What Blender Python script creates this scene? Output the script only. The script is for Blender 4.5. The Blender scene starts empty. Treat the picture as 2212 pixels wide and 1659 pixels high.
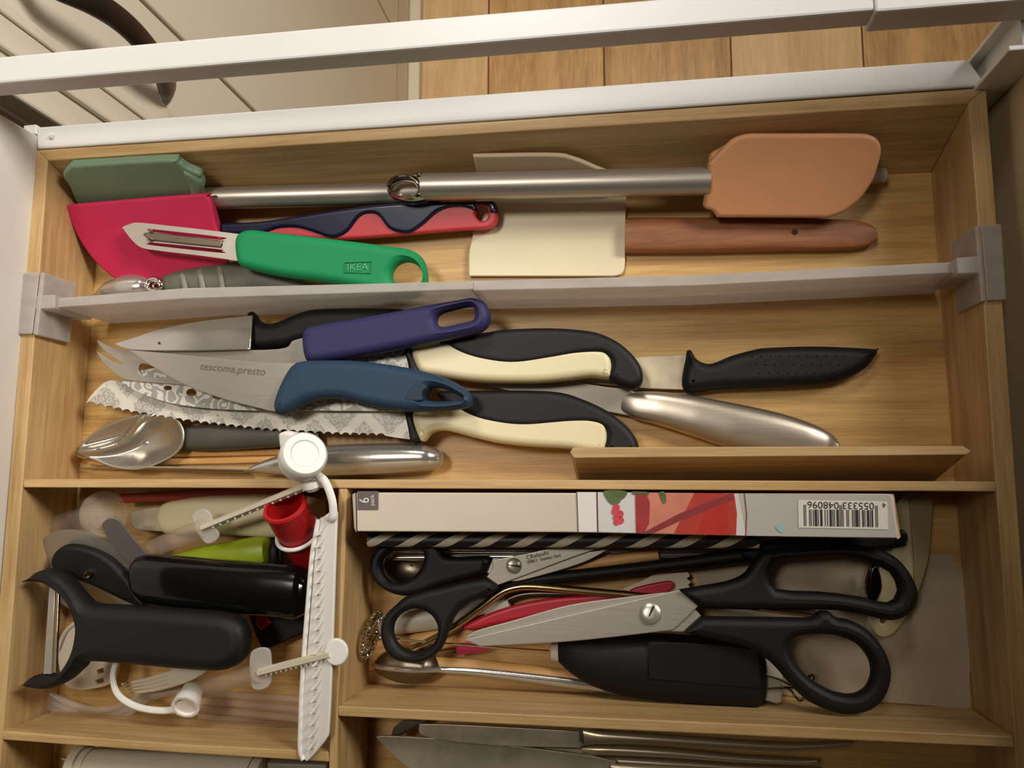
import bpy, bmesh, math, random
from mathutils import Vector, Matrix, Euler
from mathutils.geometry import delaunay_2d_cdt

# ------------------------------------------------------------------ camera
SC = bpy.context.scene
COL = SC.collection
IMW, IMH, FPX = 2212.0, 1659.0, 1718.46
CAM = Vector((0.08497, -0.03194, 0.44652))
ROT = Euler((0.1267974, 0.1497492, 0.0024359), 'XYZ')
cd = bpy.data.cameras.new('camera')
cd.sensor_fit = 'HORIZONTAL'
cd.sensor_width = 36.0
cd.lens = FPX * 36.0 / IMW
cd.clip_start = 0.02
co = bpy.data.objects.new('camera', cd)
co.location = CAM
co.rotation_euler = ROT
COL.objects.link(co)
SC.camera = co

# ------------------------------------------------------------------ light
w = bpy.data.worlds.new('world')
w.use_nodes = True
w.node_tree.nodes['Background'].inputs[0].default_value = (1.0, 0.80, 0.58, 1)
w.node_tree.nodes['Background'].inputs[1].default_value = 0.07
SC.world = w
def area_light(name, loc, aim, size, power, color):
    l = bpy.data.lights.new(name, 'AREA')
    l.shape = 'DISK'
    l.size = size
    l.energy = power
    l.color = color
    o = bpy.data.objects.new(name, l)
    o.location = loc
    d = Vector(aim) - Vector(loc)
    o.rotation_euler = d.to_track_quat('-Z', 'Y').to_euler()
    COL.objects.link(o)
    return o
def spot_light(name, loc, aim, cone, blend, radius, power, color):
    l = bpy.data.lights.new(name, 'SPOT')
    l.spot_size = math.radians(cone); l.spot_blend = blend; l.shadow_soft_size = radius
    l.energy = power; l.color = color
    o = bpy.data.objects.new(name, l); o.location = loc
    o.rotation_euler = (Vector(aim) - Vector(loc)).to_track_quat('-Z', 'Y').to_euler()
    COL.objects.link(o)
    return o
spot_light('back_spot', (-0.08, 0.95, 1.02), (-0.18, 0.30, 0), 54, 1.0, 0.16, 28, (1.0, 0.98, 0.95))  # unseen spot from behind; cone shaped so the right and front dim
spot_light('overhead_fill', (-0.30, 0.26, 1.38), (-0.20, 0.17, 0), 47, 1.0, 0.14, 33, (1.0, 0.955, 0.89))  # added overhead fill; lifts the dark far compartment
spot_light('floor_fill', (0.25, 1.05, 1.60), (0.08, 0.75, -0.92), 44, 0.8, 0.10, 120, (1.0, 0.92, 0.80))  # added to brighten the floor beyond; cone kept off the tray
strip = area_light('right_fill', (0.78, 0.52, 0.72), (-0.27, 0.26, 0.05), 0.40, 2.7, (1.0, 0.965, 0.92))  # unseen, added from the right to light the drawer's front panel
strip.data.spread = math.radians(80)
area_light('ceiling_fill', (-0.6, 1.3, 1.05), (-0.6, 1.3, 2.0), 0.5, 2.0, (1.0, 0.88, 0.72))  # added uplight; brightens the ceiling for ambient and steel reflections
vs = SC.view_settings
vs.view_transform = 'Standard'
vs.look = 'None'
vs.gamma = 1.0
vs.use_curve_mapping = False
vs.exposure = 0.0

# ------------------------------------------------------------------ pixel helpers (a pixel of the photograph -> a point of the place)
RM = ROT.to_matrix()
def ray(px, py):
    return RM @ Vector(((px - IMW / 2) / FPX, -(py - IMH / 2) / FPX, -1.0))
def P(px, py, z=0.0):
    d = ray(px, py)
    return CAM + d * ((z - CAM.z) / d.z)
def PX(px, py, x):
    d = ray(px, py)
    return CAM + d * ((x - CAM.x) / d.x)
def PPl(px, py, o, n):
    d = ray(px, py)
    return CAM + d * ((o - CAM).dot(n) / d.dot(n))
def frame(pl):
    """pl: a height, or three (px, py, z) anchors of a tilted plane -> origin, normal"""
    if isinstance(pl, (int, float)):
        return Vector((0, 0, pl)), Vector((0, 0, 1))
    a, b, c = [P(*q) for q in pl]
    n = (b - a).cross(c - a).normalized()
    if n.z < 0: n = -n
    return a, n
H = 0.0477                                            # height of the tray's walls

# ------------------------------------------------------------------ objects
def link(o, parent=None):
    COL.objects.link(o)
    if parent is not None:
        wl = o.location.copy()
        o.parent = parent
        base = parent.matrix_world_loc if False else wpos(parent)
        o.location = wl - base
    return o
def wpos(o):
    v = o.location.copy()
    while o.parent is not None:
        o = o.parent
        v += o.location
    return v
def tag(o, label=None, cat=None, group=None, kind=None):
    if label: o['label'] = label
    if cat: o['category'] = cat
    if group: o['group'] = group
    if kind: o['kind'] = kind
    return o
def thing(name, label, cat, loc, group=None):
    o = bpy.data.objects.new(name, None)
    o.empty_display_size = 0.02
    o.location = loc
    COL.objects.link(o)
    return tag(o, label, cat, group)
def mesh(name, verts, faces, mat, parent=None, smooth=True, mats=None, fm=None):
    verts = [Vector(v) for v in verts]
    lo = Vector((min(v.x for v in verts), min(v.y for v in verts), min(v.z for v in verts)))
    hi = Vector((max(v.x for v in verts), max(v.y for v in verts), max(v.z for v in verts)))
    c = Vector(((lo.x + hi.x) / 2, (lo.y + hi.y) / 2, lo.z))
    me = bpy.data.meshes.new(name)
    me.from_pydata([tuple(v - c) for v in verts], [], faces)
    me.materials.append(mat)
    for m in (mats or []): me.materials.append(m)
    if fm:
        for p, i in zip(me.polygons, fm): p.material_index = i
    bm = bmesh.new(); bm.from_mesh(me)
    bmesh.ops.recalc_face_normals(bm, faces=bm.faces)
    bm.to_mesh(me); bm.free()
    if smooth:
        me.polygons.foreach_set('use_smooth', [True] * len(me.polygons))
        try: me.set_sharp_from_angle(angle=math.radians(38))
        except Exception: pass
    o = bpy.data.objects.new(name, me)
    o.location = c
    return link(o, parent)

def curve(pts, n=5, closed=True):
    """smooth a pixel outline; a point with a third entry is a sharp corner"""
    N = len(pts); out = []
    q = [(p[0], p[1]) for p in pts]; cor = [len(p) > 2 for p in pts]
    for i in range(N if closed else N - 1):
        j = (i + 1) % N
        p1, p2 = q[i], q[j]
        p0 = p1 if (cor[i] or (not closed and i == 0)) else q[i - 1]
        p3 = p2 if (cor[j] or (not closed and i == N - 2)) else q[(i + 2) % N]
        k = 1 if (cor[i] and cor[j]) else n
        for s in range(k):
            t = s / k
            out.append(tuple(0.5 * (2 * b + (c - a) * t + (2 * a - 5 * b + 4 * c - d) * t * t + (3 * b - a - 3 * c + d) * t ** 3)
                             for a, b, c, d in zip(p0, p1, p2, p3)))
    if not closed: out.append(q[-1])
    return out
def ell(cx, cy, rx, ry, n=28, ang=0.0):
    a = math.radians(ang)
    return [(cx + rx * math.cos(t) * math.cos(a) - ry * math.sin(t) * math.sin(a),
             cy + rx * math.cos(t) * math.sin(a) + ry * math.sin(t) * math.cos(a)) for t in [2 * math.pi * i / n for i in range(n)]]
def area2(p):
    return sum(p[i][0] * p[(i + 1) % len(p)][1] - p[(i + 1) % len(p)][0] * p[i][1] for i in range(len(p))) / 2
def rims(loops):
    """inward direction of every rim vertex and how far it may move before it meets the other side"""
    segs = [(L[i], L[(i + 1) % len(L)]) for L in loops for i in range(len(L))]
    res = []
    for L in loops:
        N = len(L); out = []
        for i in range(N):
            a, b, c = Vector(L[i - 1]), Vector(L[i]), Vector(L[(i + 1) % N])
            e1 = (b - a).normalized(); e2 = (c - b).normalized()
            n1 = Vector((-e1.y, e1.x)); n2 = Vector((-e2.y, e2.x))
            m = n1 + n2
            m = n1 if m.length < 1e-6 else m.normalized()
            k = 1 / max(0.55, m.dot(n1))
            far = 1e9
            for (p, q) in segs:
                dx, dy = q[0] - p[0], q[1] - p[1]
                den = m.x * dy - m.y * dx
                if abs(den) < 1e-12: continue
                wx, wy = p[0] - b.x, p[1] - b.y
                t = (wx * dy - wy * dx) / den
                if t < 2e-5: continue
                u_ = (wx * m.y - wy * m.x) / den
                if -1e-6 <= u_ <= 1 + 1e-6 and t < far: far = t
            out.append([m, k, far * 0.40])
        for _ in range(2):                                # limits may change only gradually along the rim
            for i in list(range(N)) + list(range(N - 1, -1, -1)):
                for j in (i - 1, (i + 1) % N):
                    g = out[j][2] + 0.55 * math.dist(L[i], L[j])
                    if out[i][2] > g: out[i][2] = g
        res.append(out)
    return res
def inset(L, R, d):
    return [(p[0] + m.x * min(d * k, f), p[1] + m.y * min(d * k, f)) for p, (m, k, f) in zip(L, R)]
def slab(name, pts, z, th, mat, parent=None, holes=(), bev=0.0, seg=3, n=5, hn=None, raw=False, smooth=True, top=True, mats=None, crown=0.0):
    """solid plate: pixel outline on the plane z (height or 3 anchors = underside), thickness th, rounded rim"""
    o, nn = frame(z)
    o2 = o + nn * (th * 0.5 if bev > th * 0.3 else th)
    u = Vector((1, 0, 0)); u = (u - nn * u.dot(nn)).normalized(); v = nn.cross(u)
    def to2(poly):
        r = []
        for q in poly:
            w3 = PPl(q[0], q[1], o2, nn) - o2
            r.append((w3.dot(u), w3.dot(v)))
        return r
    loops = [to2(pts if raw else curve(pts, n))] + [to2(h if raw or len(h) > 18 else curve(h, hn or n)) for h in holes]
    if area2(loops[0]) < 0: loops[0].reverse()
    for i in range(1, len(loops)):
        if area2(loops[i]) > 0: loops[i].reverse()
    for i in range(len(loops)):                       # drop doubles
        L = []
        for q in loops[i]:
            if not L or (Vector(q) - Vector(L[-1])).length > 1e-5: L.append(q)
        if (Vector(L[0]) - Vector(L[-1])).length < 1e-5: L.pop()
        loops[i] = L
    base = o2 - nn * ((o2 - o).dot(nn))
    lay = []
    if bev > 0:
        b = min(bev, th * 0.5)
        for k in range(seg + 1):
            a = math.pi / 2 * k / seg
            lay.append((bev * (1 - math.sin(a)), b * (1 - math.cos(a))))
        for k in range(seg + 1):
            a = math.pi / 2 * k / seg
            lay.append((bev * (1 - math.cos(a)), th - b * (1 - math.sin(a))))
        lay.append((bev * 1.12 + 0.0002, th)); lay.insert(0, (bev * 1.12 + 0.0002, 0))
    else:
        lay = [(0, 0), (0, th)]
    verts = []; faces = []; idx = []
    RR = rims(loops) if bev > 0 else loops
    for L, Rm in zip(loops, RR):
        li = []
        for (d, h) in lay:
            q = inset(L, Rm, d) if d > 1e-7 else L
            s = len(verts)
            verts += [base + u * x + v * y + nn * h for (x, y) in q]
            li.append(s)
        m = len(L)
        for a, b2 in zip(li[:-1], li[1:]):
            for i in range(m):
                j = (i + 1) % m
                faces.append((a + i, a + j, b2 + j, b2 + i))
        idx.append((li[0], li[-1], m))
    for which in (0, 1):
        polys = [[verts[t[which] + i] - o2 for i in range(t[2])] for t in idx]
        flat = [[Vector((p.dot(u), p.dot(v), 0)) for p in q] for q in polys]
        mapi = [t[which] + i for t in idx for i in range(t[2])]
        fv = [Vector((p.x, p.y)) * 1000 for q in flat for p in q]
        fe = []; k0 = 0
        for q in flat:
            fe += [(k0 + i, k0 + (i + 1) % len(q)) for i in range(len(q))]; k0 += len(q)
        rv, _, rf, ov, _, _ = delaunay_2d_cdt(fv, fe, [], 0, 1e-7)
        vm = []
        for p, src in zip(rv, ov):
            if src: vm.append(mapi[src[0]])
            else:
                vm.append(len(verts)); hh = (verts[mapi[0]] - o2).dot(nn)
                verts.append(o2 + u * (p.x / 1000) + v * (p.y / 1000) + nn * hh)
        for tri in rf:
            cx = sum(rv[i].x for i in tri) / len(tri); cy = sum(rv[i].y for i in tri) / len(tri)
            ins = False
            for (i, j) in fe:
                p, q = fv[i], fv[j]
                if (p.y > cy) != (q.y > cy) and cx < (q.x - p.x) * (cy - p.y) / (q.y - p.y) + p.x: ins = not ins
            f3 = tuple(dict.fromkeys(vm[i] for i in tri))
            if ins and len(f3) >= 3: faces.append(f3)
    return mesh(name, verts, faces, mat, parent, smooth, mats)

def resample(pts, n):
    d = [0.0]
    for a, b in zip(pts[:-1], pts[1:]): d.append(d[-1] + math.dist(a, b))
    out = []
    for i in range(n):
        t = d[-1] * i / (n - 1); k = 0
        while k < len(d) - 2 and d[k + 1] < t: k += 1
        f = 0 if d[k + 1] == d[k] else (t - d[k]) / (d[k + 1] - d[k])
        out.append(tuple(a + (b - a) * f for a, b in zip(pts[k], pts[k + 1])))
    return out
def lerp_list(l, t):
    if isinstance(l, (int, float)): return l
    x = t * (len(l) - 1); i = min(int(x), len(l) - 2)
    return l[i] + (l[i + 1] - l[i]) * (x - i)
def loft(name, A, B, z, th, mat, parent=None, n=40, sides=20, e=2.4, capr=0.35, mats=None, fm=None):
    """rounded body between two pixel edges A and B; z = height of the middle, th = thickness (numbers or lists)"""
    a = resample(curve(A, 6, False), n); b = resample(curve(B, 6, False), n)
    verts = []; faces = []
    for i in range(n):
        t = i / (n - 1)
        zc = lerp_list(z, t); tt = lerp_list(th, t)
        p = P(*a[i], zc); q = P(*b[i], zc)
        c = (p + q) / 2; h = (q - p) / 2
        k = 1.0
        edge = min(t, 1 - t) * (n - 1)
        if edge < 3: k = [capr, 0.72, 0.9][int(edge)] if capr < 0.99 else 1.0
        for s in range(sides):
            g = 2 * math.pi * s / sides
            cx = math.copysign(abs(math.cos(g)) ** (2 / e), math.cos(g)); sz = math.copysign(abs(math.sin(g)) ** (2 / e), math.sin(g))
            verts.append(c + h * cx + Vector((0, 0, tt / 2 * sz * k)))
    for i in range(n - 1):
        for s in range(sides):
            s2 = (s + 1) % sides
            faces.append((i * sides + s, i * sides + s2, (i + 1) * sides + s2, (i + 1) * sides + s))
    faces.append(tuple(range(sides))); faces.append(tuple(range((n - 1) * sides, n * sides)))
    return mesh(name, verts, faces, mat, parent, True, mats)
def tube(name, pts, r, mat, parent=None, sides=12, closed=False, flat=1.0, cap=True, twist=0.0, mats=None, fm=None, smooth=True):
    """sweep along world points; flat squeezes the height"""
    pts = [Vector(p) for p in pts]; n = len(pts); verts = []; faces = []; fmi = []
    prev = None
    for i in range(n):
        if closed: d = pts[(i + 1) % n] - pts[i - 1]
        else: d = pts[min(i + 1, n - 1)] - pts[max(i - 1, 0)]
        d.normalize()
        if prev is None:
            up = Vector((0, 0, 1)) if abs(d.z) < 0.9 else Vector((0, 1, 0))
            s = d.cross(up).normalized()
        else:
            s = (prev - d * prev.dot(d)).normalized()
        prev = s
        t = s.cross(d).normalized()
        rr = lerp_list(r, i / max(1, n - 1))
        for k in range(sides):
            g = 2 * math.pi * k / sides + twist * i
            verts.append(pts[i] + s * (rr * math.cos(g)) + t * (rr * flat * math.sin(g)))
    m = n if closed else n - 1
    for i in range(m):
        j = (i + 1) % n
        for k in range(sides):
            k2 = (k + 1) % sides
            faces.append((i * sides + k, i * sides + k2, j * sides + k2, j * sides + k))
            fmi.append(fm(k) if fm else 0)
    if cap and not closed:
        faces.append(tuple(range(sides))); faces.append(tuple(range((n - 1) * sides, n * sides)))
        fmi += [0, 0]
    return mesh(name, verts, faces, mat, parent, smooth, mats, fmi if fm else None)
def smooth3(pts, n=6):
    pts = [Vector(p) for p in pts]; out = []
    for i in range(len(pts) - 1):
        a = pts[max(i - 1, 0)]; b = pts[i]; c = pts[i + 1]; d = pts[min(i + 2, len(pts) - 1)]
        for s in range(n):
            t = s / n
            out.append(0.5 * (2 * b + (c - a) * t + (2 * a - 5 * b + 4 * c - d) * t * t + (3 * b - a - 3 * c + d) * t ** 3))
    out.append(pts[-1]); return out
def pxpath(pts, n=6):
    """[(px, py, z)] -> smooth world path"""
    return smooth3([P(*p) for p in pts], n)
def lathe(name, p0, p1, prof, mat, parent=None, sides=28, closed_prof=False, squash=None, mats=None):
    """profile [(distance along axis 0..1, radius)] turned about the axis p0 -> p1"""
    p0 = Vector(p0); p1 = Vector(p1); ax = p1 - p0; L = ax.length; d = ax.normalized()
    s = d.cross(Vector((0, 0, 1)) if abs(d.z) < 0.95 else Vector((0, 1, 0))).normalized(); t = s.cross(d)
    verts = []; faces = []
    for (f, r) in prof:
        for k in range(sides):
            g = 2 * math.pi * k / sides
            verts.append(p0 + ax * f + s * (r * math.cos(g)) + t * (r * math.sin(g) * (squash or 1)))
    m = len(prof)
    for i in range(m if closed_prof else m - 1):
        j = (i + 1) % m
        for k in range(sides):
            k2 = (k + 1) % sides
            faces.append((i * sides + k, i * sides + k2, j * sides + k2, j * sides + k))
    if not closed_prof:
        faces.append(tuple(range(sides))); faces.append(tuple(range((m - 1) * sides, m * sides)))
    return mesh(name, verts, faces, mat, parent, True, mats)
def hexa(name, b, t, mat, parent=None, bev=0.0):
    """solid from bottom ring b and top ring t of world points"""
    n = len(b); verts = list(b) + list(t)
    faces = [tuple(reversed(range(n))), tuple(range(n, 2 * n))] + [(i, (i + 1) % n, n + (i + 1) % n, n + i) for i in range(n)]
    o = mesh(name, verts, faces, mat, parent, False)
    if bev:
        m = o.modifiers.new('bevel', 'BEVEL'); m.width = bev; m.segments = 2; m.limit_method = 'ANGLE'
    return o
def wall(name, inner, outer, z0, z1, mat, parent, bev=0.0006):
    """upright board: two pixel edges given at the top z1, straight down to z0"""
    top = [P(*q, z1) for q in inner] + [P(*q, z1) for q in reversed(outer)]
    return hexa(name, [Vector((p.x, p.y, z0)) for p in top], top, mat, parent, bev)
def boxw(name, x0, x1, y0, y1, z0, z1, mat, parent=None, bev=0.0):
    b = [Vector((x0, y0, z0)), Vector((x1, y0, z0)), Vector((x1, y1, z0)), Vector((x0, y1, z0))]
    return hexa(name, b, [Vector((p.x, p.y, z1)) for p in b], mat, parent, bev)
def text(name, body, a, b, z, mat, parent=None, tall=1.0, lift=0.00025, ext=0.00008, shear=0.0):
    """lettering whose baseline runs from pixel a to pixel b on plane z"""
    c = bpy.data.curves.new(name, 'FONT'); c.body = body; c.size = 1.0; c.resolution_u = 3; c.shear = shear
    ob = bpy.data.objects.new(name, c); COL.objects.link(ob)
    dg = bpy.context.evaluated_depsgraph_get(); dg.update()
    me = bpy.data.meshes.new_from_object(ob.evaluated_get(dg))
    bpy.data.objects.remove(ob); bpy.data.curves.remove(c)
    o, nn = frame(z)
    o = o + nn * lift
    A = PPl(*a, o, nn); B = PPl(*b, o, nn)
    u = (B - A); L = u.length; u.normalize(); v = nn.cross(u)
    xs = [q.co.x for q in me.vertices]; x0, x1 = min(xs), max(xs)
    k = L / (x1 - x0)
    verts = [A + u * ((q.co.x - x0) * k) + v * (q.co.y * k * tall) for q in me.vertices]
    faces = [tuple(p.vertices) for p in me.polygons]
    bpy.data.meshes.remove(me)
    return mesh(name, verts, faces, mat, parent, False)
def poly(name, pts, z, mat, parent=None, lift=0.0002, n=4, raw=False):
    """flat print on a surface"""
    o, nn = frame(z); o = o + nn * lift
    q = [PPl(*p[:2], o, nn) for p in (pts if raw else curve(pts, n))]
    return mesh(name, q, [tuple(range(len(q)))], mat, parent, False)

# ------------------------------------------------------------------ materials
def srgb(r, g, b):
    f = lambda c: (c / 255 / 12.92) if c / 255 <= 0.04045 else ((c / 255 + 0.055) / 1.055) ** 2.4
    return (f(r), f(g), f(b), 1.0)
def base_mat(name):
    m = bpy.data.materials.new(name); m.use_nodes = True
    nt = m.node_tree; b = nt.nodes['Principled BSDF']
    return m, nt, b
def plain(name, rgb, rough=0.5, metal=0.0, noise=0.0, nscale=60.0, spec=0.5, coat=0.0, bump=0.0, bscale=400.0, sss=0.0):
    m, nt, b = base_mat(name)
    c = srgb(*rgb)
    b.inputs['Base Color'].default_value = c
    b.inputs['Roughness'].default_value = rough
    b.inputs['Metallic'].default_value = metal
    b.inputs['Specular IOR Level'].default_value = spec
    b.inputs['Coat Weight'].default_value = coat
    tc = nt.nodes.new('ShaderNodeTexCoord')
    nz = nt.nodes.new('ShaderNodeTexNoise'); nz.inputs['Scale'].default_value = nscale; nz.inputs['Detail'].default_value = 4
    nt.links.new(tc.outputs['Object'], nz.inputs['Vector'])
    if noise > 0:
        r = nt.nodes.new('ShaderNodeValToRGB')
        r.color_ramp.elements[0].color = tuple(x * (1 - noise) for x in c[:3]) + (1,)
        r.color_ramp.elements[1].color = tuple(min(1, x * (1 + noise)) for x in c[:3]) + (1,)
        r.color_ramp.elements[0].position = 0.3; r.color_ramp.elements[1].position = 0.7
        nt.links.new(nz.outputs['Fac'], r.inputs['Fac'])
        nt.links.new(r.outputs['Color'], b.inputs['Base Color'])
    if bump > 0:
        n2 = nt.nodes.new('ShaderNodeTexNoise'); n2.inputs['Scale'].default_value = bscale; n2.inputs['Detail'].default_value = 2
        nt.links.new(tc.outputs['Object'], n2.inputs['Vector'])
        bp = nt.nodes.new('ShaderNodeBump'); bp.inputs['Strength'].default_value = bump; bp.inputs['Distance'].default_value = 0.0004
        nt.links.new(n2.outputs['Fac'], bp.inputs['Height']); nt.links.new(bp.outputs['Normal'], b.inputs['Normal'])
    if sss > 0:
        b.inputs['Subsurface Weight'].default_value = sss
        b.inputs['Subsurface Radius'].default_value = (0.006, 0.005, 0.004)
    return m
def woody(name, lo, hi, axis='x', stretch=14.0, scale=1.0, rough=0.45, lines=0.35, knots=True):
    """long fibres along an axis, narrow glued strips, a few node marks"""
    m, nt, b = base_mat(name)
    N = nt.nodes; L = nt.links
    tc = N.new('ShaderNodeTexCoord')
    oi = N.new('ShaderNodeObjectInfo')
    mp = N.new('ShaderNodeMapping')
    f = {'x': (1, stretch, stretch), 'y': (stretch, 1, stretch), 'z': (stretch, stretch, 1)}[axis]
    mp.inputs['Scale'].default_value = tuple(k * scale for k in f)
    addv = N.new('ShaderNodeVectorMath'); addv.operation = 'ADD'
    cmb = N.new('ShaderNodeCombineXYZ')
    for i in range(3): L.new(oi.outputs['Random'], cmb.inputs[i])
    L.new(tc.outputs['Object'], addv.inputs[0]); L.new(cmb.outputs[0], addv.inputs[1])
    L.new(addv.outputs[0], mp.inputs['Vector'])
    n1 = N.new('ShaderNodeTexNoise'); n1.inputs['Scale'].default_value = 9; n1.inputs['Detail'].default_value = 6; n1.inputs['Roughness'].default_value = 0.65
    L.new(mp.outputs[0], n1.inputs['Vector'])
    n2 = N.new('ShaderNodeTexNoise'); n2.inputs['Scale'].default_value = 48; n2.inputs['Detail'].default_value = 3
    L.new(mp.outputs[0], n2.inputs['Vector'])
    n3 = N.new('ShaderNodeTexNoise'); n3.inputs['Scale'].default_value = 14 * scale; n3.inputs['Detail'].default_value = 2
    mp3 = N.new('ShaderNodeMapping'); g = {'x': (1, 3, 3), 'y': (3, 1, 3), 'z': (3, 3, 1)}[axis]; mp3.inputs['Scale'].default_value = g
    L.new(addv.outputs[0], mp3.inputs['Vector']); L.new(mp3.outputs[0], n3.inputs['Vector'])
    mx = N.new('ShaderNodeMath'); mx.operation = 'MULTIPLY_ADD'; mx.inputs[1].default_value = lines
    L.new(n2.outputs['Fac'], mx.inputs[0]); L.new(n1.outputs['Fac'], mx.inputs[2])
    mx2 = N.new('ShaderNodeMath'); mx2.operation = 'MULTIPLY_ADD'; mx2.inputs[1].default_value = 0.35
    L.new(n3.outputs['Fac'], mx2.inputs[0]); L.new(mx.outputs[0], mx2.inputs[2])
    r = N.new('ShaderNodeValToRGB')
    e = r.color_ramp.elements
    e[0].position = 0.55; e[0].color = srgb(*lo); e[1].position = 1.05 if lines > 0.3 else 0.95; e[1].color = srgb(*hi)
    e[1].position = min(1.0, e[1].position)
    L.new(mx2.outputs[0], r.inputs['Fac'])
    out = r.outputs['Color']
    if knots:
        vo = N.new('ShaderNodeTexVoronoi'); vo.inputs['Scale'].default_value = 9
        mk = N.new('ShaderNodeMapping'); kk = {'x': (1.0, 2.4, 2.4), 'y': (2.4, 1.0, 2.4), 'z': (2.4, 2.4, 1.0)}[axis]; mk.inputs['Scale'].default_value = kk
        L.new(addv.outputs[0], mk.inputs['Vector']); L.new(mk.outputs[0], vo.inputs['Vector'])
        kr = N.new('ShaderNodeValToRGB'); kr.color_ramp.elements[0].position = 0.0; kr.color_ramp.elements[0].color = (0.72, 0.72, 0.72, 1)
        kr.color_ramp.elements[1].position = 0.14; kr.color_ramp.elements[1].color = (1, 1, 1, 1)
        L.new(vo.outputs['Distance'], kr.inputs['Fac'])
        mm = N.new('ShaderNodeMix'); mm.data_type = 'RGBA'; mm.blend_type = 'MULTIPLY'; mm.inputs[0].default_value = 0.6
        L.new(out, mm.inputs[6]); L.new(kr.outputs['Color'], mm.inputs[7]); out = mm.outputs[2]
    L.new(out, b.inputs['Base Color'])
    b.inputs['Roughness'].default_value = rough
    bp = N.new('ShaderNodeBump'); bp.inputs['Strength'].default_value = 0.25; bp.inputs['Distance'].default_value = 0.0003
    L.new(n2.outputs['Fac'], bp.inputs['Height']); L.new(bp.outputs['Normal'], b.inputs['Normal'])
    return m
def steel(name, rgb=(190, 182, 170), rough=0.28, axis='x', brush=0.25, stain=0.0, metal=1.0):
    m, nt, b = base_mat(name); N = nt.nodes; L = nt.links
    b.inputs['Base Color'].default_value = srgb(*rgb); b.inputs['Metallic'].default_value = metal
    tc = N.new('ShaderNodeTexCoord'); mp = N.new('ShaderNodeMapping')
    mp.inputs['Scale'].default_value = {'x': (8, 500, 500), 'y': (500, 8, 500), 'n': (60, 60, 60)}[axis]
    L.new(tc.outputs['Object'], mp.inputs['Vector'])
    nz = N.new('ShaderNodeTexNoise'); nz.inputs['Scale'].default_value = 3; nz.inputs['Detail'].default_value = 3
    L.new(mp.outputs[0], nz.inputs['Vector'])
    mr = N.new('ShaderNodeMapRange'); mr.inputs[3].default_value = max(0.02, rough - brush * 0.4); mr.inputs[4].default_value = rough + brush * 0.6
    L.new(nz.outputs['Fac'], mr.inputs[0]); L.new(mr.outputs[0], b.inputs['Roughness'])
    if stain > 0:
        n2 = N.new('ShaderNodeTexNoise'); n2.inputs['Scale'].default_value = 55; n2.inputs['Detail'].default_value = 3
        L.new(tc.outputs['Object'], n2.inputs['Vector'])
        r = N.new('ShaderNodeValToRGB'); c = srgb(*rgb)
        r.color_ramp.elements[0].position = 0.35; r.color_ramp.elements[0].color = tuple(x * (1 - stain) for x in c[:3]) + (1,)
        r.color_ramp.elements[1].position = 0.6; r.color_ramp.elements[1].color = c
        L.new(n2.outputs['Fac'], r.inputs['Fac']); L.new(r.outputs['Color'], b.inputs['Base Color'])
    return m
def clear(name, rgb, opac=0.35, rough=0.25):
    """thin clear or milky plastic: partly see-through, glossy"""
    m, nt, b = base_mat(name)
    b.inputs['Base Color'].default_value = srgb(*rgb); b.inputs['Roughness'].default_value = rough
    b.inputs['Alpha'].default_value = opac
    return m
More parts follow.
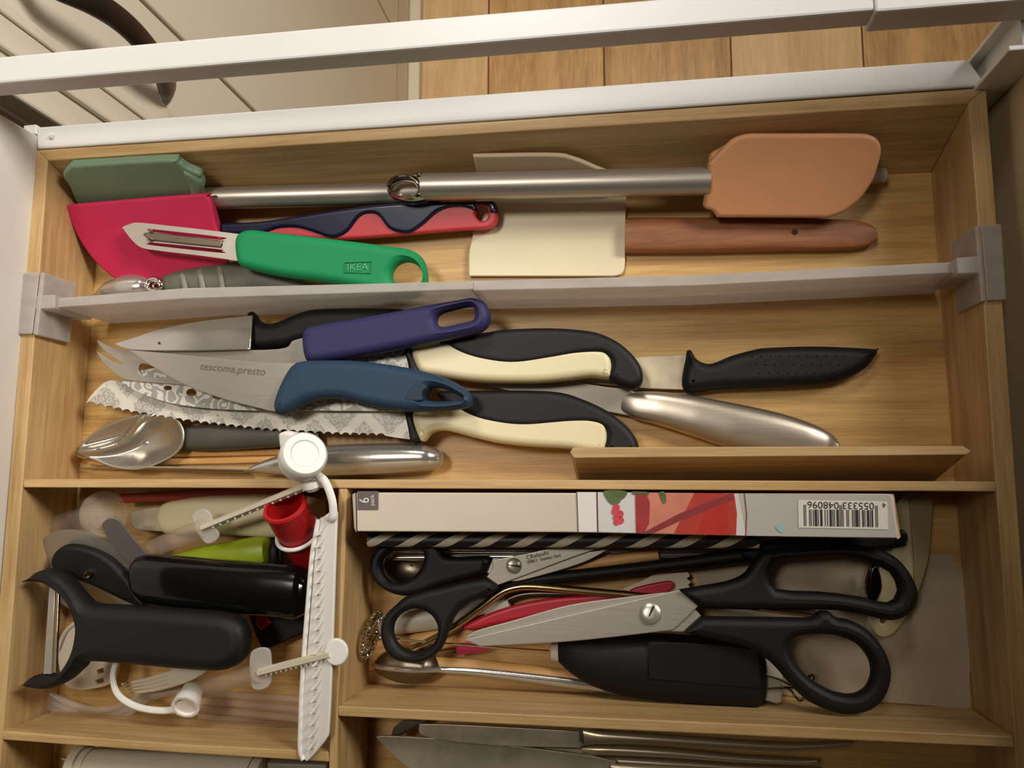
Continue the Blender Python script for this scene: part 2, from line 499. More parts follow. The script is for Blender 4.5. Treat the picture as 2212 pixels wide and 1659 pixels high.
def patterned(name, kind):
    m, nt, b = base_mat(name); N = nt.nodes; L = nt.links
    tc = N.new('ShaderNodeTexCoord'); mp = N.new('ShaderNodeMapping'); L.new(tc.outputs['Object'], mp.inputs['Vector'])
    r = N.new('ShaderNodeValToRGB'); e = r.color_ramp.elements
    if kind == 'scroll':
        mp.inputs['Scale'].default_value = (150, 150, 0)
        wv = N.new('ShaderNodeTexWave'); wv.wave_type = 'RINGS'; wv.rings_direction = 'SPHERICAL'
        vo = N.new('ShaderNodeTexVoronoi'); vo.inputs['Scale'].default_value = 0.62
        L.new(mp.outputs[0], vo.inputs['Vector'])
        nz = N.new('ShaderNodeTexNoise'); nz.inputs['Scale'].default_value = 0.9
        L.new(mp.outputs[0], nz.inputs['Vector'])
        ml = N.new('ShaderNodeMath'); ml.operation = 'MULTIPLY'; ml.inputs[1].default_value = 17
        ad = N.new('ShaderNodeMath'); ad.operation = 'ADD'
        L.new(vo.outputs['Distance'], ad.inputs[0]); L.new(nz.outputs['Fac'], ad.inputs[1]); L.new(ad.outputs[0], ml.inputs[0])
        sn = N.new('ShaderNodeMath'); sn.operation = 'SINE'; L.new(ml.outputs[0], sn.inputs[0])
        L.new(sn.outputs[0], r.inputs['Fac'])
        N.remove(wv)
        e[0].position = 0.1; e[0].color = srgb(150, 146, 138); e[1].position = 0.35; e[1].color = srgb(206, 200, 186)
    else:
        mp.inputs['Scale'].default_value = (48, 48, 0); mp.inputs['Rotation'].default_value = (0, 0, math.radians(48))
        vo = N.new('ShaderNodeTexVoronoi'); vo.distance = 'CHEBYCHEV'; vo.inputs['Randomness'].default_value = 0.0; vo.inputs['Scale'].default_value = 1.0
        L.new(mp.outputs[0], vo.inputs['Vector'])
        nz = N.new('ShaderNodeTexNoise'); nz.inputs['Scale'].default_value = 7; L.new(mp.outputs[0], nz.inputs['Vector'])
        ml = N.new('ShaderNodeMath'); ml.operation = 'MULTIPLY_ADD'; ml.inputs[1].default_value = 0.25
        L.new(nz.outputs['Fac'], ml.inputs[0]); L.new(vo.outputs['Distance'], ml.inputs[2])
        v2 = N.new('ShaderNodeTexVoronoi'); v2.inputs['Scale'].default_value = 6.0; L.new(mp.outputs[0], v2.inputs['Vector'])
        mlt = N.new('ShaderNodeMath'); mlt.operation = 'MULTIPLY'; mlt.inputs[1].default_value = 14; L.new(v2.outputs['Distance'], mlt.inputs[0])
        sn = N.new('ShaderNodeMath'); sn.operation = 'SINE'; L.new(mlt.outputs[0], sn.inputs[0])
        gt = N.new('ShaderNodeMath'); gt.operation = 'LESS_THAN'; gt.inputs[1].default_value = 0.5; L.new(ml.outputs[0], gt.inputs[0])
        mu = N.new('ShaderNodeMath'); mu.operation = 'MULTIPLY'; L.new(gt.outputs[0], mu.inputs[0])
        mr = N.new('ShaderNodeMapRange'); mr.inputs[1].default_value = -1; mr.inputs[2].default_value = 1; mr.inputs[3].default_value = 0.35; mr.inputs[4].default_value = 1.0
        L.new(sn.outputs[0], mr.inputs[0]); L.new(mr.outputs[0], mu.inputs[1])
        L.new(mu.outputs[0], r.inputs['Fac'])
        e[0].position = 0.1; e[0].color = srgb(208, 202, 186); e[1].position = 0.9; e[1].color = srgb(160, 156, 146)
    L.new(r.outputs['Color'], b.inputs['Base Color'])
    b.inputs['Roughness'].default_value = 0.42; b.inputs['Metallic'].default_value = 0.15
    return m

BAMX = woody('bamboo_long', (158, 118, 66), (200, 166, 112), 'x', 22, 1.0)
BAMF = woody('bamboo_floor', (164, 120, 60), (212, 170, 102), 'x', 22, 1.0)  # same bamboo as the walls; bounced light put into a warmer tone
BAMY = woody('bamboo_cross', (160, 120, 70), (204, 170, 116), 'y', 22, 1.0)
OAK = woody('floor_wood', (150, 108, 62), (206, 164, 108), 'y', 9, 0.6, 0.4)
OAKL = woody('floor_wood_pale', (190, 152, 104), (220, 184, 134), 'y', 9, 0.6, 0.4)
BEECH = woody('beech', (112, 64, 34), (160, 100, 58), 'x', 12, 2.0, 0.55)
STICK = woody('stick_wood', (190, 132, 68), (226, 174, 106), 'x', 12, 1.5, 0.5, knots=False)
WHITE = plain('white_lacquer', (226, 222, 216), 0.32, noise=0.02, nscale=20)
WHITE2 = plain('rail_lacquer', (208, 204, 198), 0.36, noise=0.02, nscale=20)
PANEL = plain('white_panel', (222, 215, 204), 0.38, noise=0.025, nscale=9)
CREAMP = plain('cream_panel', (216, 204, 180), 0.42, noise=0.03, nscale=7)
REARP = plain('rear_panel_paint', (204, 184, 142), 0.5, noise=0.04, nscale=12)
CABW = plain('cabinet_paint', (222, 212, 190), 0.38, noise=0.02, nscale=6)
DARK = plain('dark_gap', (44, 36, 28), 0.7)
STEEL = steel('brushed_steel', (180, 170, 156), 0.36, 'x', 0.2, metal=0.75)
BLADE = steel('blade_steel', (176, 168, 154), 0.28, 'x', 0.08, metal=0.6)
SATIN = steel('satin_steel', (184, 175, 158), 0.40, 'x', 0.2, metal=0.6)
HSTEEL = steel('handle_steel', (186, 174, 156), 0.34, 'x', 0.1, metal=0.9)
MIRROR = steel('polished_steel', (196, 190, 180), 0.17, 'n', 0.06, metal=0.82)
LEAF = steel('leaf_steel', (182, 176, 164), 0.22, 'n', 0.08, metal=0.85)
STAIN = steel('stained_steel', (198, 184, 154), 0.38, 'n', 0.2, stain=0.25, metal=0.55)
CHROME = steel('chrome', (215, 208, 196), 0.08, 'n', 0.03)
SCREW = steel('screw_steel', (200, 192, 176), 0.28, 'n', 0.05, metal=0.65)
TKNIFE = steel('cutlery_steel', (190, 174, 142), 0.30, 'x', 0.1, metal=0.6)
PEWTER = steel('pewter', (120, 108, 92), 0.35, 'n', 0.1)
BLACK = plain('black_plastic', (15, 14, 13), 0.55, spec=0.3, bump=0.15, bscale=900)
BLACKG = plain('black_gloss', (12, 12, 12), 0.16)
BLACKS = plain('black_soft', (17, 16, 15), 0.55, spec=0.35, bump=0.2, bscale=1200)
MINT = plain('mint_silicone', (116, 142, 112), 0.5, noise=0.04)
PEACH = plain('peach_silicone', (208, 146, 100), 0.5, noise=0.03, sss=0.15)
PINK = plain('pink_silicone', (196, 42, 78), 0.55, spec=0.25, noise=0.03)
NAVY = plain('navy_rubber', (22, 24, 52), 0.3)
CORAL = plain('coral_plastic', (206, 62, 66), 0.42)
GREEN = plain('green_plastic', (22, 132, 78), 0.55, spec=0.25)
PURPLE = plain('purple_rubber', (48, 45, 84), 0.55, spec=0.25)
BLUE = plain('slate_blue_plastic', (40, 60, 80), 0.55, spec=0.25)
CREAM = plain('cream_plastic', (226, 212, 168), 0.42, sss=0.1)
IVORY = plain('ivory_plate', (220, 205, 168), 0.4, noise=0.03, nscale=30)
WPLAS = plain('white_plastic', (232, 226, 216), 0.4, sss=0.1)
WPL2 = plain('off_white_plastic', (212, 200, 176), 0.45)
GREYR = plain('grey_rubber', (92, 90, 76), 0.5)
GREYL = plain('light_grey_rubber', (120, 116, 102), 0.5)
SLATE = plain('dark_grey_handle', (70, 66, 56), 0.45)
REDR = plain('red_rubber', (176, 22, 24), 0.4)
REDP = plain('red_plastic', (168, 24, 40), 0.42)
ORANGE = plain('orange_red_plastic', (176, 60, 30), 0.5)
LIME = plain('lime_plastic', (150, 168, 30), 0.4, sss=0.1)
CARD = plain('white_card', (208, 192, 172), 0.5, noise=0.02)
CARDG = plain('silver_card', (186, 178, 168), 0.35)
KRAFT = plain('card_edge', (200, 172, 128), 0.7)
PAPER = plain('glassine_paper', (176, 158, 132), 0.45, noise=0.12, nscale=40, bump=0.4, bscale=90)
INK = plain('ink', (44, 38, 36), 0.6)
INKB = plain('brown_ink', (90, 78, 70), 0.6)
def frosted(name, rgb):
    m, nt, b = base_mat(name); N = nt.nodes; L = nt.links
    tc = N.new('ShaderNodeTexCoord'); nz = N.new('ShaderNodeTexNoise'); nz.inputs['Scale'].default_value = 70; nz.inputs['Detail'].default_value = 3
    mp = N.new('ShaderNodeMapping'); mp.inputs['Scale'].default_value = (0.6, 2, 2); L.new(tc.outputs['Object'], mp.inputs['Vector']); L.new(mp.outputs[0], nz.inputs['Vector'])
    c = srgb(*rgb); r = N.new('ShaderNodeValToRGB'); r.color_ramp.elements[0].position = .3; r.color_ramp.elements[1].position = .7
    r.color_ramp.elements[0].color = tuple(x * .82 for x in c[:3]) + (1,); r.color_ramp.elements[1].color = c
    L.new(nz.outputs['Fac'], r.inputs['Fac']); L.new(r.outputs['Color'], b.inputs['Base Color']); b.inputs['Roughness'].default_value = .4
    tl = N.new('ShaderNodeBsdfTranslucent'); L.new(r.outputs['Color'], tl.inputs['Color'])
    tp = N.new('ShaderNodeBsdfTransparent')
    m1 = N.new('ShaderNodeMixShader'); m1.inputs[0].default_value = .45; L.new(b.outputs[0], m1.inputs[1]); L.new(tl.outputs[0], m1.inputs[2])
    m2 = N.new('ShaderNodeMixShader'); m2.inputs[0].default_value = .22; L.new(m1.outputs[0], m2.inputs[1]); L.new(tp.outputs[0], m2.inputs[2])
    L.new(m2.outputs[0], N['Material Output'].inputs['Surface'])
    return m
FROST = frosted('frosted_plastic', (222, 214, 204))
CLEAR = clear('clear_plastic', (214, 204, 190), 0.13, 0.10)
HOSE = clear('hose_plastic', (214, 204, 190), 0.26, 0.08)
FAINT = clear('faint_plastic', (206, 180, 160), 0.30, 0.2)
MILKY = clear('milky_plastic', (216, 210, 196), 0.42, 0.25)
PATS = patterned('scroll_print', 'scroll')
PATD = patterned('diamond_print', 'diamond')
WALLP = plain('wall_paint', (168, 150, 124), 0.8)

# ================================================================== the place
ZF = -0.92
XL, XR, YN, YP, ZC = -1.9, 2.1, -1.6, 2.3, 1.70
floor = tag(boxw('floor', XL, XR, YN, YP, ZF - 0.04, ZF - 0.006, plain('floor_bed', (120, 84, 50), 0.8)), kind='structure')
edges = [P(x, 140, ZF).x for x in (1055, 1305, 1580, 1866)]
pw = sum(b - a for a, b in zip(edges[:-1], edges[1:])) / 3
xs = list(edges)
while xs[0] > -0.7: xs.insert(0, xs[0] - pw)
while xs[-1] < 1.0: xs.append(xs[-1] + pw)
for i, (a, b) in enumerate(zip(xs[:-1], xs[1:])):
    boxw('plank', a + 0.0012, b - 0.0012, YN, YP, ZF - 0.006, ZF, OAKL if i % 3 == 2 else OAK, floor, 0.0015)
tag(boxw('ceiling', XL, XR, YN, YP, ZC, ZC + 0.05, WALLP), kind='structure')
tag(boxw('wall_left', XL - 0.05, XL, YN, YP, ZF, ZC, WALLP), kind='structure')
tag(boxw('wall_right', XR, XR + 0.05, YN, YP, ZF, ZC, WALLP), kind='structure')
tag(boxw('wall_back', XL, XR, YP, YP + 0.05, ZF, ZC, WALLP), kind='structure')
tag(boxw('wall_front', XL, XR, YN - 0.05, YN, ZF, ZC, WALLP), kind='structure')

# ------------------------------------------------------------------ the cabinet beyond the drawer
XC = P(893, 120, ZF).x
cab = thing('kitchen_cabinet', 'cream kitchen cabinet with bowed dark handle standing beyond the drawer rail', 'cabinet', (XC - 0.3, 0.9, ZF))
yA = PX(120, 262, XC).y; yB = PX(540, 230, XC).y
boxw('body', XC - 0.60, XC - 0.021, yA - 0.002, 1.9, ZF + 0.09, 0.30, CREAMP, cab)
boxw('plinth', XC - 0.55, XC - 0.004, yA, 1.9, ZF, ZF + 0.088, CREAMP, cab)
tr = boxw('plinth_trim', XC - 0.004, P(900, 120, ZF).x + 0.012, yA, 1.9, ZF, ZF + 0.022, CREAMP, cab, 0.004)
d1 = boxw('door', XC - 0.020, XC, yA, yB - 0.002, ZF + 0.10, 0.30, CABW, cab, 0.002)
for (p, q, t) in ((PX(135, 202, XC).y, PX(155, 202, XC).y, 0.005), (PX(232, 202, XC).y, PX(262, 200, XC).y, 0.003)):
    boxw('bead', XC, XC + t, p, q, ZF + 0.16, 0.24, CABW, d1, 0.0015)
boxw('door', XC - 0.020, XC, yB + 0.002, yB + 0.38, ZF + 0.10, 0.30, CABW, cab, 0.002)
boxw('door', XC - 0.020, XC, yB + 0.384, 1.9, ZF + 0.10, 0.30, CABW, cab, 0.002)
# bowed strap handle on the door
def hp(px, py, off):
    p = PX(px, py, XC + off); return p
hpts = smooth3([hp(40, -90, 0.012), hp(110, -35, 0.026), hp(200, 5, 0.036), hp(262, 45, 0.038), hp(312, 95, 0.036), hp(345, 145, 0.028), hp(362, 190, 0.014), hp(361, 222, 0.003)], 6)
tube('handle', hpts, [0.0075, 0.008, 0.0085, 0.0085, 0.0085, 0.009, 0.0095, 0.003], plain('bronze_handle', (66, 54, 46), 0.35, 0.6), d1, 12, flat=0.6)

# the worktop and base unit the drawer slides out of (unseen, to the right; also shades that end of the tray)
unit = thing('base_unit', None, None, (0.7, 0, ZF)); unit['kind'] = 'structure'
boxw('worktop', 0.335, 0.98, -1.0, 0.25, 0.135, 0.165, CREAMP, unit, 0.002)
boxw('carcass', 0.36, 0.96, 0.225, 0.243, ZF + 0.1, 0.134, CREAMP, unit)
boxw('carcass', 0.36, 0.96, -1.0, -0.62, ZF + 0.1, 0.134, CREAMP, unit)

# ------------------------------------------------------------------ the drawer
drw = thing('drawer_unit', 'open white kitchen drawer with metal side rails holding the bamboo tray', 'drawer', (0, 0, -0.03))
WZ = 0.0487
fr = [(78, 274), (1080, 200), (2092, 127)]; ff = [(80, 321), (1106, 256), (2132, 184)]
top = [P(*q, WZ) for q in fr] + [P(*q, WZ) for q in reversed(ff)]
side = hexa('side_rail', [Vector((p.x, p.y, -0.02)) for p in top], top, WHITE, drw, 0.0012)
lathe('screw_cap', P(112, 295, WZ - 0.001), P(112, 295, WZ + 0.0012), [(0, 0.0019), (0.7, 0.0019), (1, 0.001)], WHITE, side, 16)
nub = [P(50, 271, WZ), P(78, 268, WZ), P(80, 290, WZ), P(52, 286, WZ)]
hexa('rail_hook', [Vector((p.x, p.y, WZ - 0.02)) for p in nub], nub, WHITE, side, 0.0006)
# gallery bar above the side
GZ = 0.1
g1 = [(-330, 151), (0, 122), (740, 55), (1890, -42)]; g2 = [(-330, 206), (0, 179), (740, 117), (1891, 21)]
gt = [P(*q, GZ) for q in g1] + [P(*q, GZ) for q in reversed(g2)]
gal = hexa('gallery_rail', [Vector((p.x, p.y, GZ - 0.0135)) for p in gt], gt, WHITE2, drw, 0.0012)
s1 = [(1884, -48), (2600, -105)]; s2 = [(1891, 25), (2600, -32)]
st = [P(*q, GZ + 0.001) for q in s1] + [P(*q, GZ + 0.001) for q in reversed(s2)]
slv = hexa('rail_sleeve', [Vector((p.x, p.y, GZ - 0.016)) for p in st], st, WHITE2, drw, 0.0012)
# upright bracket at the far right end of the side
bx0 = P(2102, 150, WZ).x; by0 = P(2100, 184, WZ).y; by1 = P(2094, 128, WZ).y
xr0 = P(2152, 300, 0.03).x; xr1 = P(2222, 1250, 0.03).x; yr0 = P(2152, 300, 0.03).y; yr1 = P(2222, 1250, 0.03).y
xw = lambda y: xr0 + (xr1 - xr0) * (y - yr0) / (yr1 - yr0)
br = boxw('rail_bracket', bx0 + 0.0060, bx0 + 0.0080, by0, by1 + 0.004, -0.02, 0.084, WHITE, drw, 0.0006)
boxw('bracket_flange', bx0 + 0.0004, bx0 + 0.0080, by1 + 0.0005, by1 + 0.0030, -0.02, 0.084, WHITE, br, 0.0006)
boxw('bracket_flange', bx0 + 0.0004, xw(by0) + 0.004, by0 - 0.0022, by0 + 0.0004, -0.02, 0.084, WHITE, br, 0.0006)
# front panel (left) and rear panel (right)
xl = P(79, 320, WZ).x - 0.0005
yl = P(80, 292, WZ).y
hexa('front_panel', [Vector((xl - 0.018, -0.6, -0.1)), Vector((P(-6, 1200, H).x, -0.6, -0.1)), Vector((xl, yl, -0.1)), Vector((xl - 0.018, yl, -0.1))],
     [Vector((xl - 0.018, -0.6, 0.16)), Vector((P(-6, 1200, H).x, -0.6, 0.16)), Vector((xl, yl, 0.16)), Vector((xl - 0.018, yl, 0.16))], PANEL, drw, 0.001)
ye = by0 - 0.0024
rp = [Vector((xw(-0.6), -0.6, -0.1)), Vector((xw(-0.6) + 0.016, -0.6, -0.1)), Vector((xw(ye) + 0.016, ye, -0.1)), Vector((xw(ye), ye, -0.1))]
hexa('rear_panel', rp, [Vector((p.x, p.y, 0.084)) for p in rp], REARP, drw, 0.001)
xr = xw(ye)
boxw('drawer_base', xl - 0.01, xr + 0.01, -0.6, yl + 0.01, -0.02, -0.0065, CREAMP, drw)

# ------------------------------------------------------------------ bamboo tray
tray = thing('cutlery_tray', 'pale bamboo cutlery tray with dividers filling the open drawer', 'cutlery tray', (0, 0, -0.006))
bi = [(103, 346), (1100, 284), (2092, 222)]; bo = [(80, 324), (1106, 259), (2130, 189)]
# the far wall leans outwards: its foot stands further in than its rim
tin = [P(*q, H) for q in bi]; tout = [P(*q, H) for q in reversed(bo)]
foot = [P(214, 458, 0), P(1100, 414, 0), P(2011, 373, 0)]
footo = [p + Vector((0, 0.012, 0)) for p in reversed(foot)]
hexa('tray_wall', foot + footo, tin + tout, BAMX, tray, 0.0005)
def vwall(name, tops_in, tops_out, foots, mat):
    ti = [P(*q, H) for q in tops_in]; to = [P(*q, H) for q in reversed(tops_out)]
    fi = [P(*q, 0) for q in foots]
    fo = [Vector((p.x, p.y, 0)) for p in to]
    return hexa(name, fi + fo, ti + to, mat, tray, 0.0005)
vwall('tray_wall', [(103, 346), (85, 590), (50, 1035), (2, 1640), (-12, 1800)], [(80, 324), (58, 560), (20, 1035), (-30, 1640), (-45, 1800)],
      [(216, 456), (206, 590), (170, 1035), (118, 1600), (104, 1740)], BAMY)
vwall('tray_wall', [(2092, 222), (2112, 466), (2151, 1042), (2193, 1620), (2206, 1800)], [(2130, 189), (2152, 466), (2194, 1042), (2236, 1620), (2249, 1800)],
      [(2011, 373), (2020, 500), (2062, 1042), (2106, 1610), (2117, 1760)], BAMY)
z0 = -0.006
bs = [P(150, 330, 0), P(2060, 250, 0), P(2160, 1800, 0), P(60, 1800, 0)]
base = hexa('tray_floor', [Vector((p.x, p.y, z0)) for p in bs], [Vector((p.x, p.y, 0)) for p in bs], BAMF, tray)
wall('tray_divider', [(50, 1034.5), (1100, 1036), (2152, 1040)], [(50, 1053), (1100, 1056), (2152, 1062)], 0, H, BAMX, tray)
wall('tray_divider', [(731, 1056), (724, 1250), (713, 1500), (708, 1800)], [(750, 1056), (744, 1250), (731, 1500), (725, 1800)], 0, H, BAMY, tray)
wall('tray_divider', [(730, 1525), (1240, 1548), (1730, 1569), (2190, 1591)], [(730, 1547), (1240, 1572), (1730, 1595), (2192, 1615)], 0, H, BAMX, tray)
wall('tray_divider', [(4, 1579), (380, 1607), (709, 1624)], [(4, 1598), (380, 1626), (711, 1646)], 0, H, BAMX, tray)

# spring divider of frosted plastic clamped on the side walls
dv = thing('spring_divider', 'milky plastic sliding divider clamped across the tray behind the knives', 'divider', P(1100, 660, 0))
def plate(name, back, front, zt, zb, mat, parent, lean=0.0):
    t = [P(*q, zt) for q in back] + [P(*q, zt) for q in reversed(front)]
    return hexa(name, [Vector((p.x, p.y + lean, zb)) for p in t], t, mat, parent, 0.0005)
plate('divider_plate', [(124, 644), (400, 622), (1022, 607)], [(124, 664), (400, 645), (1022, 625)], H - 0.001, 0.0005, FROST, dv)
plate('divider_plate', [(1018, 606), (1500, 594), (2086, 564)], [(1018, 628), (1500, 617), (2086, 588)], H - 0.0025, 0.0005, FROST, dv)
for sgn, top1, lip1, arm in ((1, [(44, 590), (86, 588), (70, 722), (36, 722)], [(86, 588), (96, 588), (80, 724), (70, 722)], [(74, 638), (118, 636), (118, 666), (74, 668)]),
                  (-1, [(2118, 486), (2163, 484), (2174, 648), (2132, 650)], [(2106, 487), (2118, 486), (2132, 650), (2120, 652)], [(2066, 556), (2120, 552), (2122, 590), (2068, 592)])):
    c = hexa('clamp', [P(*q, H + 0.0004) for q in top1], [P(*q, H + 0.0022) for q in top1], FROST, dv, 0.0008)
    tl = [P(*q, H + 0.002) for q in lip1]
    hexa('clamp_lip', [Vector((p.x + sgn * 0.001, p.y, H - 0.024)) for p in tl], tl, FROST, c, 0.0008)
    ta = [P(*q, H + 0.0018) for q in arm]
    hexa('clamp_arm', [Vector((p.x, p.y, H - 0.03)) for p in ta], ta, FROST, c, 0.0008)

# ================================================================== far compartment
# small cream spatula lying under the steel handle
o = thing('cream_spatula', 'small cream spatula mostly hidden under the steel handle by the far wall', 'spatula', P(1300, 390, 0.0))
slab('blade', [(1022, 334, 1), (1190, 332), (1240, 340), (1290, 360), (1335, 380), (1335, 402), (1250, 415), (1040, 415, 1)], [(1022, 334, .0325), (1200, 332, .0325), (1200, 415, .004)], 0.003, plain('cream_silicone', (196, 172, 138), 0.5), o, bev=0.001)
tube('handle', pxpath([(1320, 388, .011), (1600, 384, .009), (1880, 379, .008), (1912, 378, .008)]), [.004, .0045, .0045, .003], MILKY, o, 12, flat=.8)

# mint spatula
o = thing('mint_spatula', 'mint green silicone spatula with steel tube handle in the far left corner', 'spatula', P(500, 430, 0))
mp = [(150, 362, .0425), (358, 347, .0440), (300, 460, .0055)]
slab('blade', [(135, 378), (152, 359, 1), (358, 347), (385, 353), (405, 366), (434, 380), (428, 396), (424, 420), (424, 455, 1), (190, 468, 1), (166, 440), (150, 405)], mp, 0.006, MINT, o, bev=0.0016)
slab('collar', [(396, 362), (434, 378), (444, 392), (441, 408), (440, 452), (415, 452), (412, 400)], [(396, 362, .0385), (444, 392, .0270), (415, 452, .0085)], 0.008, MINT, o, bev=0.003)
lathe('handle', P(430, 429, .0190), P(955, 415, .0105), [(0, .0066), (.97, .0066), (1, .005)], STEEL, o, 24)

# pink spatula, two-colour handle
o = thing('pink_spatula', 'hot pink spatula whose navy and coral handle has a hanging hole', 'spatula', P(600, 500, 0))
slab('blade', [(139, 442, 1), (432, 418), (452, 424), (461, 445), (468, 482), (494, 566), (470, 590), (330, 606), (262, 604), (230, 585), (198, 552), (168, 505)], [(139, 442, .0265), (432, 418, .0275), (330, 606, .0035)], 0.004, PINK, o, bev=0.0016)
slab('blade_neck', [(445, 420), (458, 430), (474, 480), (482, 530), (468, 525), (456, 470)], [(445, 420, .0240), (474, 480, .0140), (468, 525, .0075)], 0.006, PINK, o, bev=0.002)
hz = [(465, 490, .0065), (740, 517, .004), (1050, 440, .008)]
slab('handle', [(452, 486), (560, 481), (660, 466), (760, 451), (860, 441), (1040, 437), (1066, 440), (1074, 460), (1070, 482), (1050, 494), (985, 498), (740, 517), (600, 509), (520, 506), (452, 503)], hz, 0.0085, CORAL, o, holes=[ell(1041, 460, 14, 18)], bev=0.0016)
slab('grip', [(452, 484), (560, 478), (660, 463), (760, 448), (860, 438), (1040, 434), (1066, 437), (1074, 459, 1), (1058, 459), (1056, 447), (1041, 441), (1028, 446), (1026, 455), (1000, 447), (970, 448), (942, 460), (915, 484), (888, 502), (864, 503), (838, 493), (816, 466), (795, 461), (775, 469), (750, 500), (725, 513), (705, 512), (680, 503), (640, 492), (600, 493), (567, 503), (520, 506), (452, 503)], [(465, 490, .0072), (740, 517, .0047), (1050, 440, .0087)], 0.0094, NAVY, o, bev=0.0018)

# pastry scraper: flat cream plate on a wooden handle
o = thing('dough_scraper', 'cream flat scraper plate on a worn brown wooden handle', 'scraper', P(1300, 510, 0))
slab('blade', [(1030, 402, 1), (1353, 400, 1), (1350, 566, 1), (1348, 582), (1341, 592), (1326, 596, 1), (1013, 596, 1), (1013, 545), (1022, 500)], 0.0015, 0.0022, IVORY, o, bev=0.0005)
loft('handle', [(1351, 472), (1500, 472), (1700, 474), (1830, 476), (1870, 483), (1890, 494)], [(1351, 546), (1500, 545), (1700, 541), (1800, 540), (1865, 535), (1892, 522)], 0.0056, [.0105, .0105, .0105, .009, .006], BEECH, o, e=3.2, capr=1.0)
lathe('hole_shade', P(1717, 501, .0109), P(1717, 501, .0111), [(0, .0016), (1, .0015)], DARK, o, 14)  # dark disc on the surface; the hole's shade is put into its colour

# garlic-press like tool, partly behind the divider
o = thing('steel_scoop', 'steel tool with ribbed grey handle half hidden behind the milky divider', 'scoop', P(360, 620, 0))
loft('head', [(200, 640), (235, 610), (275, 594), (305, 595), (328, 606)], [(200, 642), (240, 648), (280, 650), (305, 645), (328, 628)], .008, [.002, .012, .014, .012, .008], MIRROR, o, n=26, e=2)
tube('hinge_ring', [P(333 + 15 * math.cos(t), 616 + 13 * math.sin(t), .012) for t in [2 * math.pi * i / 20 for i in range(20)]], .0018, CHROME, o, 10, True)
lathe('hinge_pin', P(337, 618, .006), P(337, 618, .0185), [(0, .002), (.8, .0022), (1, .001)], CHROME, o, 14)
gh = loft('handle', [(352, 596), (420, 578), (490, 567), (540, 566), (620, 590), (700, 625)], [(352, 640), (420, 640), (490, 640), (540, 636), (620, 640), (700, 640)], .007, [.011, .012, .012, .010, .006], GREYR, o, n=34)
for a, b in (((392, 587), (402, 634)), ((430, 578), (440, 634)), ((474, 571), (482, 634))):
    tube('rib', pxpath([(a[0], a[1] + 6, .0118), ((a[0] + b[0]) / 2, (a[1] + b[1]) / 2, .0135), (b[0], b[1], .0125)]), .0018, GREYL, gh, 10, flat=.5)

# peach spatula
o = thing('peach_spatula', 'peach silicone spatula with long steel handle ending in an oval ring', 'spatula', P(1400, 400, 0))
pp = [(1620, 288, .0365), (1560, 469, .0150), (1850, 435, .0185)]
slab('blade', [(1528, 360), (1536, 345), (1563, 316), (1584, 298), (1612, 289), (1640, 288, 1), (1840, 288, 1), (1874, 290), (1895, 302), (1902, 324), (1895, 356), (1882, 392), (1852, 433), (1818, 458), (1785, 470, 1), (1548, 469, 1), (1538, 455), (1522, 448), (1521, 425)], pp, 0.006, PEACH, o, bev=0.0022, seg=4)
slab('collar', [(1533, 333), (1550, 322), (1570, 312), (1560, 340), (1560, 440), (1522, 448), (1520, 428), (1529, 400), (1530, 355)], [(1533, 333, .0270), (1570, 312, .0298), (1522, 448, .0160)], 0.0068, PEACH, o, bev=0.0024)
lathe('handle', P(914, 404, .0262), P(1534, 391, .0262), [(0, .0076), (.02, .0077), (1, .0074)], STEEL, o, 28)
slab('ring', [(836, 405), (846, 388), (866, 379), (890, 377), (917, 375, 1), (921, 404), (917, 433, 1), (890, 437), (864, 434), (844, 424)], 0.0212, 0.0095, CHROME, o, holes=[[(848, 407), (856, 394), (876, 390), (894, 395), (904, 409), (900, 423), (880, 428), (860, 424)]], bev=0.003)

# green peeler
o = thing('green_peeler', 'green vegetable peeler lying across the pink spatula', 'peeler', P(600, 540, 0.01))
pz = [(265, 492, .0272), (520, 510, .0240), (515, 560, .0222)]
slab('blade', [(264, 491, 1), (280, 484), (300, 481), (360, 487), (440, 496), (535, 508, 1), (530, 566, 1), (440, 553), (340, 541), (304, 534), (282, 515)], pz, 0.0011, STEEL, o,
     holes=[[(323, 496), (330, 495), (478, 512), (480, 517), (470, 518), (330, 501)], [(322, 525), (330, 524), (470, 538), (479, 542), (476, 546), (330, 530)]], bev=0)
slab('cutting_edge', [(322, 502), (470, 519), (480, 522), (478, 533), (466, 534), (330, 520), (320, 517)], [(265, 492, .0280), (520, 510, .0247), (515, 560, .0229)], 0.0014, PEWTER, o, bev=0.0006)
for p in ((326, 500), (323, 517)):
    lathe('pivot', P(*p, .0268), P(*p, .0298), [(0, .0012), (.7, .0012), (1, .0004)], CHROME, o, 10)
gz = [(520, 520, .0180), (880, 560, .0172), (600, 590, .0160)]
slab('handle', [(513, 545), (513, 520), (522, 505), (545, 498), (600, 504), (740, 520), (840, 533), (888, 541), (914, 560), (924, 592), (922, 622), (905, 640), (870, 645), (780, 625), (700, 610), (620, 600), (545, 584), (520, 572)], gz, 0.0115, GREEN, o, holes=[ell(881, 597, 33, 30)], bev=0.0050, seg=6)
bz = [(520, 520, .0296), (880, 560, .0288), (600, 590, .0276)]
poly_r = [(744, 567, 1), (802, 565, 1), (800, 590, 1), (744, 588, 1)]
for a, b in zip(poly_r, poly_r[1:] + poly_r[:1]):
    oo, nn = frame(bz)
    tube('emboss', [PPl(a[0], a[1], oo, nn), PPl(b[0], b[1], oo, nn)], .0003, GREEN, o, 6)
text('lettering', 'IKEA', (751, 584), (796, 583), bz, plain('green_emboss', (34, 150, 92), .3), o, tall=.9)

